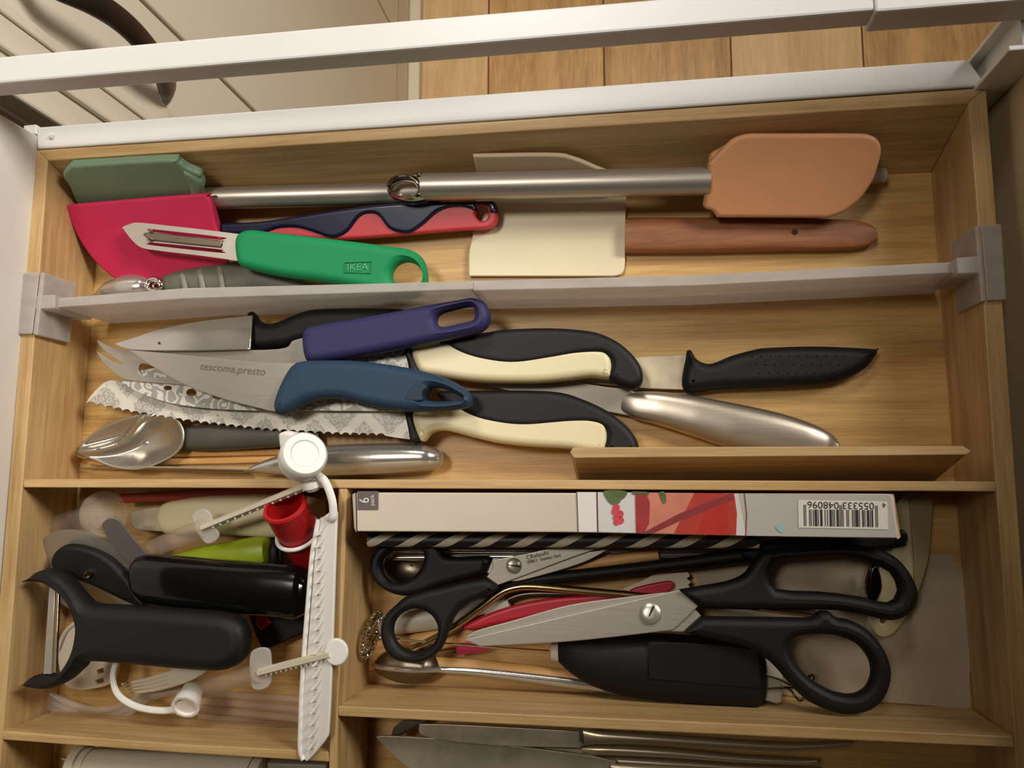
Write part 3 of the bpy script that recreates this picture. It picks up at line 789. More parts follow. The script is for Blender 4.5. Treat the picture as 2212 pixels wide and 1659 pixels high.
# ================================================================== middle compartment: knives
def black_knife_handle(parent, pts, z, mat=BLACK):
    return slab('handle', pts, z, .0125, mat, parent, bev=.0056, seg=6)
KH = [(1482, 768), (1485, 758), (1493, 758), (1502, 774), (1518, 784), (1540, 785), (1580, 769), (1628, 756), (1660, 752), (1760, 749), (1878, 754), (1892, 758), (1889, 770), (1868, 796), (1830, 817), (1788, 830), (1700, 837), (1560, 842), (1477, 844)]
o = thing('kitchen_knife', 'black-handled knife lying rightmost in the knife compartment with stained blade root', 'knife', P(1550, 800, 0))
slab('blade', [(1090, 812, 1), (1200, 790), (1385, 771), (1440, 768), (1484, 765, 1), (1478, 842, 1), (1380, 838), (1240, 825)], 0.0055, 0.0015, STAIN, o, bev=.0003)
black_knife_handle(o, KH, 0.0004)
for i in range(11):
    for j in range(3):
        px = 1625 + i * 20 + j * 8; py = 770 + j * 18
        lathe('grip_dimple', P(px, py, .0128), P(px, py, .0130), [(0, .0005), (1, .0004)], BLACKG, o, 6)

o = thing('steel_knife', 'all-steel knife with curved handle lying below the black-handled knife', 'knife', P(1450, 890, 0))
slab('blade', [(1020, 818, 1), (1180, 819), (1300, 834), (1372, 849), (1372, 900, 1), (1330, 893), (1200, 866), (1090, 843)], [(1020, 818, .0065), (1372, 849, .008), (1372, 900, .0062)], .0014, SATIN, o, bev=.0004)
loft('handle', [(1338, 850), (1368, 846), (1420, 846), (1480, 852), (1560, 866), (1680, 891), (1760, 917), (1800, 940), (1813, 962)], [(1342, 886), (1372, 905), (1420, 918), (1500, 944), (1580, 970), (1680, 992), (1760, 996), (1800, 988), (1812, 975)], .0075, [.004, .010, .013, .0145, .0145, .014, .010], HSTEEL, o, n=46, e=2.6)

# patterned chef knife
def two_tone(o, cream, black, zb, rise=0.0):
    slab('handle', cream, zb, .0135, CREAM, o, bev=.0038, seg=5)
    slab('grip', black, [(black[0][0], black[0][1], (zb if isinstance(zb, float) else zb[0][2]) - .0003), (black[4][0], black[4][1], (zb if isinstance(zb, float) else zb[1][2]) - .0003), (black[10][0], black[10][1], (zb if isinstance(zb, float) else zb[2][2]) - .0003)] if not isinstance(zb, float) else zb - .0003, .0143, BLACKS, o, bev=.0040, seg=5)
o = thing('bread_knife', 'serrated bread knife with diamond-patterned blade and cream and black handle', 'knife', P(800, 900, 0))
ser = [(186, 870, 1), (204, 846), (240, 821), (300, 838), (400, 862), (550, 878), (700, 884), (880, 886, 1), (886, 949, 1), (860, 946), (832, 941, 1)]
n_ser = 34
for i in range(n_ser):                                  # scalloped edge
    t0 = i / n_ser; ex = [(832, 941), (739, 939), (575, 930), (405, 911), (284, 891), (190, 871)]
    a = resample(ex, n_ser + 1)
    ser.append((a[i][0] - 3, a[i][1], 1)) if False else None
    m = ((a[i][0] + a[i + 1][0]) / 2, (a[i][1] + a[i + 1][1]) / 2 - 5)
    ser.append((m[0] + 4, m[1] + .5)); ser.append((m[0] - 4, m[1] + .5)); ser.append((a[i + 1][0], a[i + 1][1], 1))
ser.pop()
slab('blade', ser, 0.0155, .0014, PATD, o, bev=0, n=3)
slab('bolster', [(871, 884, 1), (888, 884, 1), (893, 910), (905, 946), (898, 953), (886, 954), (880, 925)], .0085, .0115, BLACKS, o, bev=.0015)
crm = [(889, 887), (950, 870), (1000, 862), (1060, 880), (1140, 895), (1240, 895), (1300, 905), (1312, 930), (1306, 972), (1270, 975), (1225, 968), (1141, 963), (1075, 956), (1024, 945), (976, 932), (948, 928), (926, 934), (905, 951)]
slab('handle', crm, .0075, .0135, CREAM, o, bev=.0038, seg=5)
blk = [(944, 844), (1024, 842), (1141, 842), (1208, 846), (1258, 861), (1309, 885), (1352, 918), (1376, 951), (1378, 975), (1350, 985), (1312, 980), (1304, 966), (1310, 940), (1302, 925), (1275, 917), (1242, 917), (1192, 921), (1141, 925), (1095, 923), (1041, 913), (1008, 901), (981, 886), (955, 868)]
slab('grip', blk, .0072, .0143, BLACKS, o, bev=.0040, seg=5)

o = thing('patterned_knife', 'scroll-patterned chef knife with cream and black handle under the purple handle', 'knife', P(800, 800, .01))
slab('blade', [(262, 826, 1), (305, 800), (420, 785), (512, 774), (594, 772), (700, 765), (872, 752, 1), (884, 800), (888, 888, 1), (760, 888), (660, 887), (546, 887), (437, 881), (365, 870), (305, 850)], .0205, .0013, PATS, o, bev=.0002,
     holes=[ell(362, 838, 9, 5), ell(413, 848, 11, 8), ell(470, 856, 10, 7), ell(697, 862, 10, 7)])
for e in (ell(362, 838, 9, 5), ell(413, 848, 11, 8)): pass
slab('bolster', [(868, 752, 1), (886, 750, 1), (892, 775), (903, 798), (908, 812), (896, 822), (886, 812), (880, 780)], .0150, .0115, BLACKS, o, bev=.0015)
slab('handle', [(887, 753), (920, 744), (960, 735), (1010, 750), (1100, 768), (1200, 755), (1290, 752), (1318, 768), (1322, 800), (1315, 815), (1275, 812), (1225, 818), (1158, 824), (1075, 824), (1008, 820), (947, 811), (903, 800)], .0135, .0135, CREAM, o, bev=.0038, seg=5)
slab('grip', [(948, 736), (990, 722), (1048, 715), (1091, 709), (1175, 706), (1242, 709), (1292, 717), (1335, 737), (1369, 767), (1387, 797), (1388, 822), (1374, 838), (1352, 836), (1316, 816), (1320, 784), (1306, 767), (1282, 765), (1242, 769), (1192, 779), (1125, 789), (1075, 788), (1018, 777), (981, 761), (958, 742)], .0132, .0143, BLACKS, o, bev=.0040, seg=5)
text('lettering', 'PRESTO', (762, 777), (806, 772), .0218, INK, o, tall=1.1)

# cheese knife with forked tip and purple handle
o = thing('cheese_knife', 'forked-tip cheese knife with slotted purple handle lying over the other knives', 'knife', P(660, 760, .02))
slab('blade', [(209, 736), (215, 737), (240, 750), (278, 757, 1), (420, 757), (600, 754), (632, 736), (662, 728, 1), (666, 786, 1), (560, 820), (470, 838), (384, 831), (300, 824), (266, 818), (240, 800), (220, 780), (209, 760), (214, 762), (238, 778), (262, 787), (259, 782), (238, 768), (219, 752)],
     [(209, 745, .0235), (662, 728, .0265), (560, 820, .0232)], .0013, BLADE, o, bev=.0003, holes=[[(300, 797), (304, 787), (318, 787), (340, 797), (368, 813), (360, 816), (316, 815), (303, 808)]])
slab('handle', [(657, 730), (664, 713), (690, 704), (800, 685), (920, 662), (1000, 648), (1022, 645), (1046, 653), (1058, 674), (1058, 696), (1046, 713), (1020, 723), (900, 748), (780, 770), (700, 782), (670, 783), (660, 765)],
     [(657, 745, .0260), (1050, 655, .0290), (1050, 715, .0285)], .0115, PURPLE, o, holes=[[(944, 692), (952, 679), (980, 670), (1014, 663), (1026, 668), (1027, 686), (1018, 695), (990, 701), (962, 707), (948, 703)]], bev=.0046, seg=6)

# black chef knife
o = thing('chef_knife', 'black-handled chef knife with polished blade next to the milky divider', 'knife', P(560, 720, .01))
slab('blade', [(245, 742, 1), (290, 728), (340, 712), (430, 694), (545, 681, 1), (540, 754, 1), (420, 757), (330, 757), (285, 755), (262, 750)], [(245, 742, .0270), (545, 681, .0235), (540, 754, .0275)], .0014, MIRROR, o, bev=.0003)
lathe('blade_mark', P(344, 741, .0290), P(344, 741, .0292), [(0, .0008), (1, .0006)], PEWTER, o, 10)
slab('handle', [(538, 690), (540, 678), (547, 674), (554, 680), (562, 692), (580, 700), (602, 697), (650, 677), (690, 669), (780, 667), (868, 669), (884, 676), (880, 690), (850, 712), (800, 728), (740, 735), (660, 740), (610, 753), (538, 752)], .0105, .0125, BLACK, o, bev=.0056, seg=6)

# blue handled knife
o = thing('utility_knife', 'steel knife with slate-blue loop-ended handle on top of the knife pile', 'knife', P(640, 830, .02))
bzp = [(278, 756, .0292), (660, 784, .0315), (597, 887, .0300)]
slab('blade', [(278, 756, 1), (360, 763), (450, 772), (560, 782), (668, 785, 1), (640, 880, 1), (597, 889), (560, 882), (480, 861), (400, 831), (330, 792)], bzp, .0013, BLADE, o, bev=.0003)
slab('handle', [(638, 789), (662, 781), (720, 779), (790, 782), (880, 795), (960, 816), (1008, 842), (1021, 864), (1012, 879), (975, 887), (905, 890), (845, 885), (795, 876), (750, 864), (715, 861), (682, 865), (652, 876), (628, 891), (610, 896), (599, 890), (597, 872), (606, 843), (621, 812)],
     [(638, 789, .0265), (1010, 842, .0285), (610, 890, .0262)], .0125, BLUE, o, holes=[[(913, 862), (920, 846), (940, 838), (965, 842), (990, 854), (1001, 861), (990, 865), (950, 868)]], bev=.0050, seg=6)
slab('loop_recess_shade', [(872, 864), (884, 840), (900, 824), (912, 826), (922, 836), (912, 850), (910, 866)], [(638, 789, .0268), (1010, 842, .0288), (610, 890, .0265)], .0123, plain('blue_recess_shade', (34, 50, 66), .5, spec=.25), o, bev=.001)  # raised patch, not sunk; recess shade is put into the darker blue
text('lettering', 'tescoma.presto', (432, 798), (572, 811), [(278, 756, .0305), (660, 784, .0328), (597, 887, .0313)], plain('etched', (98, 90, 80), .5), o, tall=.95, shear=.2)

# steel leaf spoon with grey handle
o = thing('leaf_spoon', 'leaf-shaped steel spoon with dark grey handle below the bread knife', 'spoon', P(400, 950, 0))
def bowl(name, outline, zr, depth, mat, parent, fold=0.0, rings=14, ridge=None):
    pts = curve(outline, 8)
    rl = resample(curve(ridge, 6, False), 60) if ridge else None; c = (sum(p[0] for p in pts) / len(pts), sum(p[1] for p in pts) / len(pts))
    verts = []; faces = []; m = len(pts)
    for k in range(rings + 1):
        f = k / rings
        for p in pts:
            x = c[0] + (p[0] - c[0]) * f; y = c[1] + (p[1] - c[1]) * f
            dd = min(math.dist((x, y), g) for g in rl) if rl else 99.0
            zz = zr - depth * (1 - f ** 2.2) + fold * math.exp(-(dd / 11.0) ** 2) * (1 - f ** 6)
            verts.append(P(x, y, zr) + Vector((0, 0, zz - zr)))
    for k in range(rings):
        for i in range(m):
            j = (i + 1) % m
            faces.append((k * m + i, k * m + j, (k + 1) * m + j, (k + 1) * m + i))
    ob = mesh(name, verts, faces, mat, parent)
    md = ob.modifiers.new('solid', 'SOLIDIFY'); md.thickness = .0009; md.offset = 1
    return ob
bowl('bowl', [(168, 978), (182, 952), (225, 920), (280, 899), (330, 890), (374, 897), (396, 922), (398, 955), (380, 982), (340, 1004), (300, 1015), (250, 1012), (205, 996)], .0140, .0105, LEAF, o, fold=.0075, ridge=[(176, 978), (215, 970), (255, 955), (285, 928), (310, 905), (335, 894)])
loft('handle', [(388, 925), (450, 916), (520, 915), (600, 916), (690, 920)], [(386, 970), (450, 974), (520, 971), (600, 966), (690, 958)], .0085, [.007, .0115, .012, .011, .008], SLATE, o, n=30)

# bamboo skewers
for i, (a, b, lab) in enumerate((((160, 985), (690, 974), 'thin wooden skewer below the leaf spoon, nearer its handle'), ((190, 1001), (690, 990), 'thin wooden skewer along the steel paring knife'))):
    p = P(a[0], a[1], .0024); q = P(b[0], b[1], .0024)
    ob = tube('wooden_skewer', [p, p.lerp(q, .05), q], [.0004, .0021, .0021], STICK, None, 8)
    tag(ob, lab, 'skewer', 'wooden skewers in the knife compartment')

# steel paring knife standing on its edge
o = thing('paring_knife', 'small all-steel paring knife lying along the bamboo divider', 'knife', P(700, 1000, 0))
bp_ = [P(170, 1012, .002), P(360, 1016, .001), P(545, 1019, .001), P(545, 1014, .019), P(360, 1009, .0175), P(240, 1008, .011)]
hexa('blade', [p + Vector((0, -.0004, 0)) for p in bp_], [p + Vector((0, .0004, 0)) for p in bp_], BLADE, o)
loft('handle', [(528, 1016), (560, 1000), (600, 985), (660, 968), (740, 960), (840, 957), (910, 960), (945, 970), (958, 984)], [(528, 1021), (560, 1023), (600, 1026), (660, 1029), (740, 1029), (840, 1025), (910, 1019), (945, 1012), (958, 1000)], .0105, [.004, .011, .016, .0185, .019, .018, .015], MIRROR, o, n=46, e=2.3)

# loose bamboo board leaning in the knife compartment
t1 = [(1231, 977, 1), (1238, 966), (2080, 963), (2098, 974), (2088, 982), (1240, 989)]
zt = .0500
tp = [P(q[0], q[1], zt) for q in t1]
lean = P(1250, 1050, 0).y - P(1240, 989, zt).y
bt = [Vector((p.x, p.y + lean, .0004)) for p in tp]
tag(hexa('bamboo_board', bt, tp, BAMX, None, .0003), 'loose bamboo divider board leaning at the right of the knife compartment', 'board')

# ================================================================== near left compartment: small gadgets
# clear plastic spool with two flanges
o = thing('clear_plunger', 'clear plastic plunger with two round flanges in the corner by the divider', 'plunger', P(160, 1130, 0))
a0 = P(112, 1142, .0115); a1 = P(228, 1110, .036)
lathe('flange', a0.lerp(a1, 0), a0.lerp(a1, .06), [(0, .0185), (1, .0185)], CLEAR, o, 36)
lathe('shaft', a0.lerp(a1, .07), a0.lerp(a1, .93), [(0, .0076), (1, .0072)], CLEAR, o, 24)
lathe('flange', a0.lerp(a1, .94), a1, [(0, .0128), (1, .0128)], CLEAR, o, 32)

# red stick along the divider, cream handle, lime handle
tag(tube('red_stick', pxpath([(262, 1077, .012), (400, 1070, .012), (560, 1062, .012), (640, 1060, .012)]), .0028, ORANGE, None, 10, flat=.7), 'orange-red plastic stick lying tight along the bamboo divider', 'stick')
o = thing('cream_paring_knife', 'cream-handled short knife lying under the thin white syringe rod', 'knife', P(480, 1110, 0))
slab('blade', [(282, 1112), (300, 1101), (352, 1094, 1), (352, 1148, 1), (310, 1146), (286, 1138)], .009, .0014, STAIN, o, bev=.0003)
loft('handle', [(344, 1112), (356, 1088), (390, 1078), (450, 1068), (560, 1062), (640, 1064), (700, 1080)], [(345, 1128), (356, 1151), (390, 1155), (430, 1150), (520, 1158), (640, 1160), (700, 1130)], .010, [.010, .015, .016, .016, .014], CREAM, o, n=40)
o = thing('lime_tool', 'lime green plastic handle with dark end above the black pizza-cutter grip', 'handle tool', P(490, 1195, 0))
loft('grip', [(365, 1200), (430, 1182), (500, 1168), (560, 1158), (580, 1160), (591, 1180)], [(365, 1214), (430, 1225), (500, 1228), (560, 1228), (582, 1224), (592, 1200)], .0125, [.006, .014, .018, .020, .018], LIME, o, n=34)
loft('end_cap', [(586, 1166), (600, 1162), (616, 1166)], [(586, 1226), (600, 1230), (616, 1222)], .0115, [.014, .016, .012], BLACK, o, n=12)
tag(slab('steel_tongue', [(222, 1140), (226, 1125), (240, 1118), (257, 1123), (280, 1152), (318, 1200), (300, 1222), (276, 1212), (248, 1182)], [(222, 1140, .0395), (257, 1123, .0395), (310, 1205, .0270)], .0012, plain('dull_alloy', (128, 120, 112), .42, .55), None, bev=.0004),
    'rounded dull grey metal tongue sticking out above the pizza cutter', 'metal strip')

# pizza cutter
o = thing('pizza_cutter', 'pizza cutter with glossy black grip and steel wheel behind the forked peeler', 'pizza cutter', P(380, 1260, 0))
slab('wheel', ell(192, 1243, 128, 84, 48, 32), [(90, 1190, .024), (290, 1240, .0235), (190, 1330, .008)], .0009, BLADE, o, raw=True)
slab('guard', [(117, 1222), (121, 1195), (145, 1176), (182, 1178), (226, 1195), (262, 1224), (302, 1275), (318, 1310), (280, 1300), (200, 1262), (140, 1242)], [(117, 1222, .0265), (262, 1224, .0265), (280, 1300, .0235)], .0065, BLACK, o, bev=.0026)
lathe('pivot', P(191, 1239, .031), P(191, 1239, .0355), [(0, .0026), (.6, .0026), (1, .0014)], CHROME, o, 18)
loft('handle', [(288, 1236), (300, 1205), (330, 1197), (450, 1206), (600, 1216), (650, 1224), (672, 1246)], [(290, 1264), (312, 1300), (350, 1308), (450, 1318), (600, 1333), (640, 1337), (671, 1318)], .0315, [.016, .023, .024, .024, .022], BLACKG, o, n=44, e=2.8, capr=.5)

# forked black peeler
o = thing('y_peeler', 'matt black forked peeler with a steel blade across its prongs', 'peeler', P(300, 1370, .02))
slab('handle', [(65, 1256, 1), (78, 1240), (95, 1231), (115, 1228), (142, 1238), (168, 1264), (190, 1290), (215, 1303), (300, 1308), (420, 1316), (498, 1324), (530, 1345), (539, 1380), (530, 1419), (497, 1443), (440, 1446), (300, 1434), (200, 1427), (183, 1441), (150, 1470), (110, 1486), (76, 1484), (55, 1478, 1), (75, 1460), (95, 1455), (125, 1455), (142, 1443), (161, 1410), (170, 1372), (169, 1343), (155, 1306), (135, 1282), (106, 1262), (88, 1257)], .0335, .0155, BLACKS, o, bev=.0066, seg=6)
slab('blade', [(106, 1268, 1), (119, 1266, 1), (112, 1456, 1), (93, 1457, 1)], .0425, .0016, BLADE, o, bev=.0003)
slab('cutting_edge', [(121, 1268, 1), (127, 1269, 1), (120, 1453, 1), (113, 1455, 1)], [(121, 1268, .0425), (127, 1269, .0437), (113, 1455, .0425)], .0012, CHROME, o, bev=.0002)

# black piece with red square
o = thing('black_scraper', 'dark triangular plastic piece with a red square below the pizza-cutter grip', 'scraper', P(630, 1360, 0))
slab('plate', [(536, 1330, 1), (562, 1396), (580, 1400), (640, 1375), (716, 1337, 1), (716, 1322, 1), (640, 1300, 1), (545, 1310, 1)], .006, .004, BLACK, o, bev=.001)
slab('red_patch', [(552, 1334, 1), (570, 1322, 1), (588, 1345, 1), (565, 1361, 1), (554, 1350, 1)], .0101, .0012, REDR, o, bev=.0004)

# red rubber sleeve with white ring, strap and cap
o = thing('red_sleeve', 'short red rubber tube tilted beside the toothed white strip', 'rubber tube', P(650, 1150, 0))
r0 = P(614, 1092, .049); r1 = P(672, 1204, .020)
lathe('sleeve', r0, r1, [(.0, .0098), (.0, .0112), (.03, .0118), (.08, .0112), (.42, .0108), (.5, .0102), (.9, .0098), (1.0, .0085), (.98, .002), (.9, .0078), (.5, .0084), (.04, .0094)], REDR, o, 32, True)
o = thing('bottle_cap', 'white flip cap on a strap resting on the bamboo divider', 'cap', P(655, 985, .05))
c0 = P(650, 993, .0540); c1 = P(659, 979, .0630)
cap_ = lathe('lid', c0, c1, [(0, .0105), (0, .0118), (.55, .0121), (.85, .0118), (1, .0106), (1.0, .0072), (.94, .0066), (.94, .001)], WPLAS, o, 40)
slab('thumb_tab', [(600, 945), (604, 936), (620, 934), (640, 945), (625, 985), (606, 975)], [(600, 945, .0545), (640, 940, .0565), (606, 975, .0525)], .005, WPLAS, cap_, bev=.0015)
lathe('plug', P(672, 1040, .0515), P(677, 1060, .0500), [(0, .0046), (.6, .0050), (1, .0030)], WPLAS, o, 18)
tube('strap', pxpath([(684, 1026, .054), (702, 1040, .0545), (716, 1075, .055), (720, 1105, .0545), (716, 1122, .053), (700, 1124, .046), (688, 1140, .042)]), .0022, WPLAS, o, 10, flat=.55)
rc = r0.lerp(r1, .52); ax = (r1 - r0).normalized()
e1 = ax.cross(Vector((0, 0, 1))).normalized(); e2 = e1.cross(ax)
tube('ring', [rc + e1 * (.0118 * math.cos(t)) + e2 * (.0118 * math.sin(t)) for t in [2 * math.pi * i / 36 for i in range(36)]], .0012, WPLAS, o, 10, True)

# syringes
def syringe(label, thumb, top, fl, flange, bar, zs, disc):
    o = thing('plastic_syringe', label, 'syringe', P(*fl, 0), 'small plastic syringes')
    p = P(*top, zs[0]); q = P(*fl, zs[1]); e = P(*bar, zs[2])
    rd = tube('plunger_rod', [p, q], .0022, WPL2, o, 8)
    tube('rod_rib', [p + Vector((0, 0, .0008)), q + Vector((0, 0, .0008))], .0020, WPL2, rd, 6, flat=1.3)
    d = (q - p).normalized(); s = d.cross(Vector((0, 0, 1))).normalized()
    if s.y > 0: s = -s
    for i in range(13):
        c = p.lerp(q, .06 + .07 * i) + s * .0019 + Vector((0, 0, .0008))
        lathe('rod_tooth', c - Vector((0, 0, .0011)), c + Vector((0, 0, .0011)), [(0, .0006), (1, .0006)], WPL2, rd, 6)
    slab('finger_flange', flange, [(flange[0][0], flange[0][1], zs[1] + .0005), (flange[3][0], flange[3][1], zs[1] + .002), (flange[6][0], flange[6][1], zs[1] - .001)], .0015, MILKY, o, bev=.0006)
    lathe('barrel', q, e, [(0, .0052), (.9, .0050), (.95, .0030), (1, .0022)], FAINT, o, 20)
    if disc:
        slab('thumb_rest', disc, zs[0] - .0005, .0022, WPLAS, o, bev=.0009, raw=True)
    return o
syringe('white syringe rod resting under the white flip cap', None, (672, 1046), (440, 1140), [(417, 1112), (428, 1100), (446, 1100), (457, 1112), (464, 1135), (474, 1155), (464, 1170), (446, 1173), (430, 1155), (420, 1130)], (300, 1196), (.0505, .033, .017), None)
syringe('white syringe whose round thumb rest lies on the bamboo divider', None, (716, 1412), (562, 1452), [(540, 1422), (546, 1405), (566, 1398), (583, 1404), (587, 1430), (588, 1462), (580, 1483), (560, 1490), (545, 1483), (541, 1455)], (415, 1492), (.0535, .042, .012), ell(727, 1408, 26, 30, 30))

# white strip with saw teeth leaning against the divider
o = thing('toothed_strip', 'long white plastic strip with a row of slanted teeth leaning on the divider', 'strip', P(690, 1380, .03))
tz = [(697, 1117, .0480), (726, 1108, .0510), (655, 1600, .0470)]
slab('plate', [(693, 1120, 1), (710, 1107, 1), (727, 1106, 1), (722, 1250), (717, 1400), (712, 1520), (708, 1588, 1), (700, 1602, 1), (668, 1640), (658, 1641), (652, 1615), (656, 1500), (664, 1400), (672, 1300), (680, 1200), (688, 1150)], tz, .0016, WPLAS, o, bev=.0004)
oo, nn = frame(tz)
tube('rim', [PPl(x, y, oo, nn) + nn * .0012 for (x, y) in curve([(692, 1122), (686, 1155), (678, 1205), (670, 1300), (662, 1400), (656, 1500), (654, 1560), (653, 1615), (660, 1640)], 5, False)], .0015, WPLAS, o, 10)
def tooth(x, y, s):
    q = [(x - 9, y + 22), (x - 2, y + 22), (x + 9, y)]
    b = [PPl(*p, oo, nn) + nn * .0014 for p in q]
    t = [b[0] + nn * .0032, b[1] + nn * .0032, b[2] + nn * .0010]
    hexa('tooth', b, t, WPLAS, o)
for i in range(19):
    f = i / 18
    tooth(698 + (1 - f) * 3 - 14 * f - (10 * f if False else 0) + 4 * math.sin(f * 3), 1134 + 458 * f, 1)

# lower cap with strap, fork, strainer, tubing, straws
o = thing('nozzle_cap', 'white ribbed nozzle cap with a curved strap near the compartment front', 'cap', P(405, 1515, 0))
n0 = P(417, 1490, .024); n1 = P(400, 1528, .034)
lathe('neck', n0, n0.lerp(n1, .45), [(0, .0056), (1, .0060)], WPL2, o, 26)
lathe('cap', n0.lerp(n1, .40), n1, [(0, .0056), (.2, .0070), (1, .0076), (1.0, .0062), (.8, .0058), (.8, .0005)], WPLAS, o, 12)
tube('strap', pxpath([(252, 1428, .026), (244, 1455, .029), (248, 1487, .030), (265, 1510, .031), (300, 1528, .031), (345, 1535, .031), (382, 1532, .030)]), .0018, WPLAS, o, 8, flat=.6)
o = thing('plastic_fork', 'ivory plastic fork with its tines showing under the forked peeler', 'fork', P(370, 1460, 0))
slab('neck', [(385, 1434), (420, 1428), (460, 1415), (470, 1430), (436, 1458), (400, 1476), (372, 1480), (362, 1460)], .0165, .0022, WPL2, o, bev=.0008)
for a, b in (((372, 1452), (262, 1478)), ((376, 1460), (270, 1484)), ((380, 1468), (277, 1490)), ((386, 1476), (280, 1497))):
    tube('tine', pxpath([(a[0], a[1], .0178), ((a[0] + b[0]) / 2, (a[1] + b[1]) / 2 + 3, .0165), (b[0], b[1], .0185)]), [.0012, .0012, .0004], WPL2, o, 8, flat=.6)
o = thing('egg_separator', 'ivory plastic slotted disc showing between the prongs of the forked peeler', 'strainer', P(190, 1410, 0))
slab('disc', [(124, 1400), (142, 1362), (172, 1338), (205, 1330), (240, 1345), (258, 1395), (250, 1450), (235, 1478), (200, 1488), (165, 1490), (135, 1472)], .010,   .0035, WPL2, o, bev=.0004, holes=[[(205, 1470, 1), (222, 1464, 1), (224, 1474, 1), (208, 1479, 1)], [(208, 1448, 1), (222, 1443, 1), (224, 1452, 1), (211, 1457, 1)]])
tube('rim', pxpath([(126, 1402, .0142), (142, 1364, .0142), (172, 1340, .0142), (205, 1332, .0142), (240, 1347, .0142)]), .0012, WPL2, o, 8)
for i, (dy, lab) in enumerate(((0, 'clear plastic hose, outermost of the three curled in the corner'), (-14, 'clear plastic hose, middle one of the three curled in the corner'), (-28, 'clear plastic hose, innermost of the three curled in the corner'))):
    ob = tube('clear_hose', pxpath([(68, 1500 + dy * .6, .012), (110, 1530 + dy, .008), (165, 1553 + dy, .006), (220, 1562 + dy, .006), (270, 1548 + dy, .007), (310, 1515 + dy * .7, .008), (370, 1495 + dy * .4, .007), (430, 1500 + dy * .3, .006)]), .0021, HOSE, None, 10)
    tag(ob, lab, 'hose', 'clear hoses in the corner')
for i in range(4):
    y0 = 1497 + i * 17; y1 = 1513 + i * 21
    ob = tube('pale_straw', pxpath([(430, y0, .0035), (540, (y0 + y1) / 2 - 2, .0035), (662, y1, .0035)]), .0022, FAINT, None, 10)
    tag(ob, ['pale see-through straw, farthest of four beside the nozzle cap', 'pale see-through straw, second farthest of four beside the nozzle cap', 'pale see-through straw, second nearest of four beside the nozzle cap', 'pale see-through straw, nearest of four beside the nozzle cap'][i], 'straw', 'pale straws in the gadget compartment')

# nearest left compartment: white pump tube
o = thing('pump_tube', 'off-white plastic pump cylinder in the nearest left compartment', 'pump', P(370, 1660, 0))
lathe('cylinder', P(196, 1662, .018), P(548, 1674, .018), [(0, .0105), (.03, .0108), (1, .0098)], WPL2, o, 30)
lathe('flange', P(164, 1660, .018), P(199, 1661, .018), [(0, .0118), (.25, .0124), (.55, .0124), (.6, .0110), (1, .0110)], WPL2, o, 30)
lathe('end_cap', P(546, 1674, .018), P(572, 1675, .018), [(0, .0090), (.8, .0084), (1, .0060)], WPL2, o, 24)
tube('pin', [P(134, 1638, .020), P(166, 1646, .020)], [.0008, .0016], CHROME, o, 8)
tag(slab('grey_tray', [(575, 1648, 1), (705, 1652, 1), (705, 1720, 1), (575, 1720, 1)], .004, .012, plain('grey_tray', (150, 140, 122), .5), None, bev=.001), 'dull grey block beside the off-white pump cylinder', 'block')

# ================================================================== near right compartment
# glassine bag on the floor
bag = [(1500, 1215), (1700, 1204), (2000, 1197, 1), (2055, 1197, 1), (2066, 1225, 1), (2097, 1232, 1), (2096, 1380), (2094, 1531, 1), (1900, 1516), (1760, 1509), (1690, 1500, 1), (1600, 1400)]
bo_ = slab('paper_bag', bag, .0006, .0009, PAPER, None, n=4)
tag(bo_, 'crumpled greyish paper bag flat on the tray floor under the large scissors', 'paper bag')
# cream ladle handle
o = thing('cream_ladle', 'cream plastic ladle handle with a hole behind the large scissors', 'ladle', P(1930, 1200, 0))
lz = [(1975, 1066, .011), (2010, 1150, .010), (1900, 1370, .006)]
slab('handle', [(1962, 1064), (2008, 1062), (2014, 1090), (2011, 1150), (2004, 1211), (1981, 1283), (1958, 1330), (1936, 1361), (1917, 1375), (1896, 1373), (1881, 1355), (1873, 1330), (1880, 1280), (1905, 1200), (1930, 1100)], lz, .0022, plain('cream_ladle_plastic', (196, 180, 136), .42), o, bev=.0008, holes=[[(1904, 1312), (1912, 1316), (1912, 1340), (1906, 1347), (1900, 1340), (1899, 1318)]])
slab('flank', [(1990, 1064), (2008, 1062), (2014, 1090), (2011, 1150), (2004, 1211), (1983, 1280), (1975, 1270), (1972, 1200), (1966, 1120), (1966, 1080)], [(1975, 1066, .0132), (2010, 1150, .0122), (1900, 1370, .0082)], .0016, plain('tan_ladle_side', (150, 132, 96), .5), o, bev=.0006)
o = thing('dark_spoon', 'dark oval spoon tip seen inside the upper loop of the large scissors', 'spoon', P(1885, 1260, 0))
slab('bowl', [(1880, 1224), (1893, 1222), (1902, 1245), (1904, 1270), (1896, 1292), (1886, 1305), (1874, 1298), (1872, 1262)], .0115, .0035, BLACKG, o, bev=.0014)
tube('bright_rim', pxpath([(1880, 1224, .0152), (1874, 1245, .0152), (1870, 1270, .0152), (1874, 1298, .0152)]), .0006, CHROME, o, 6)

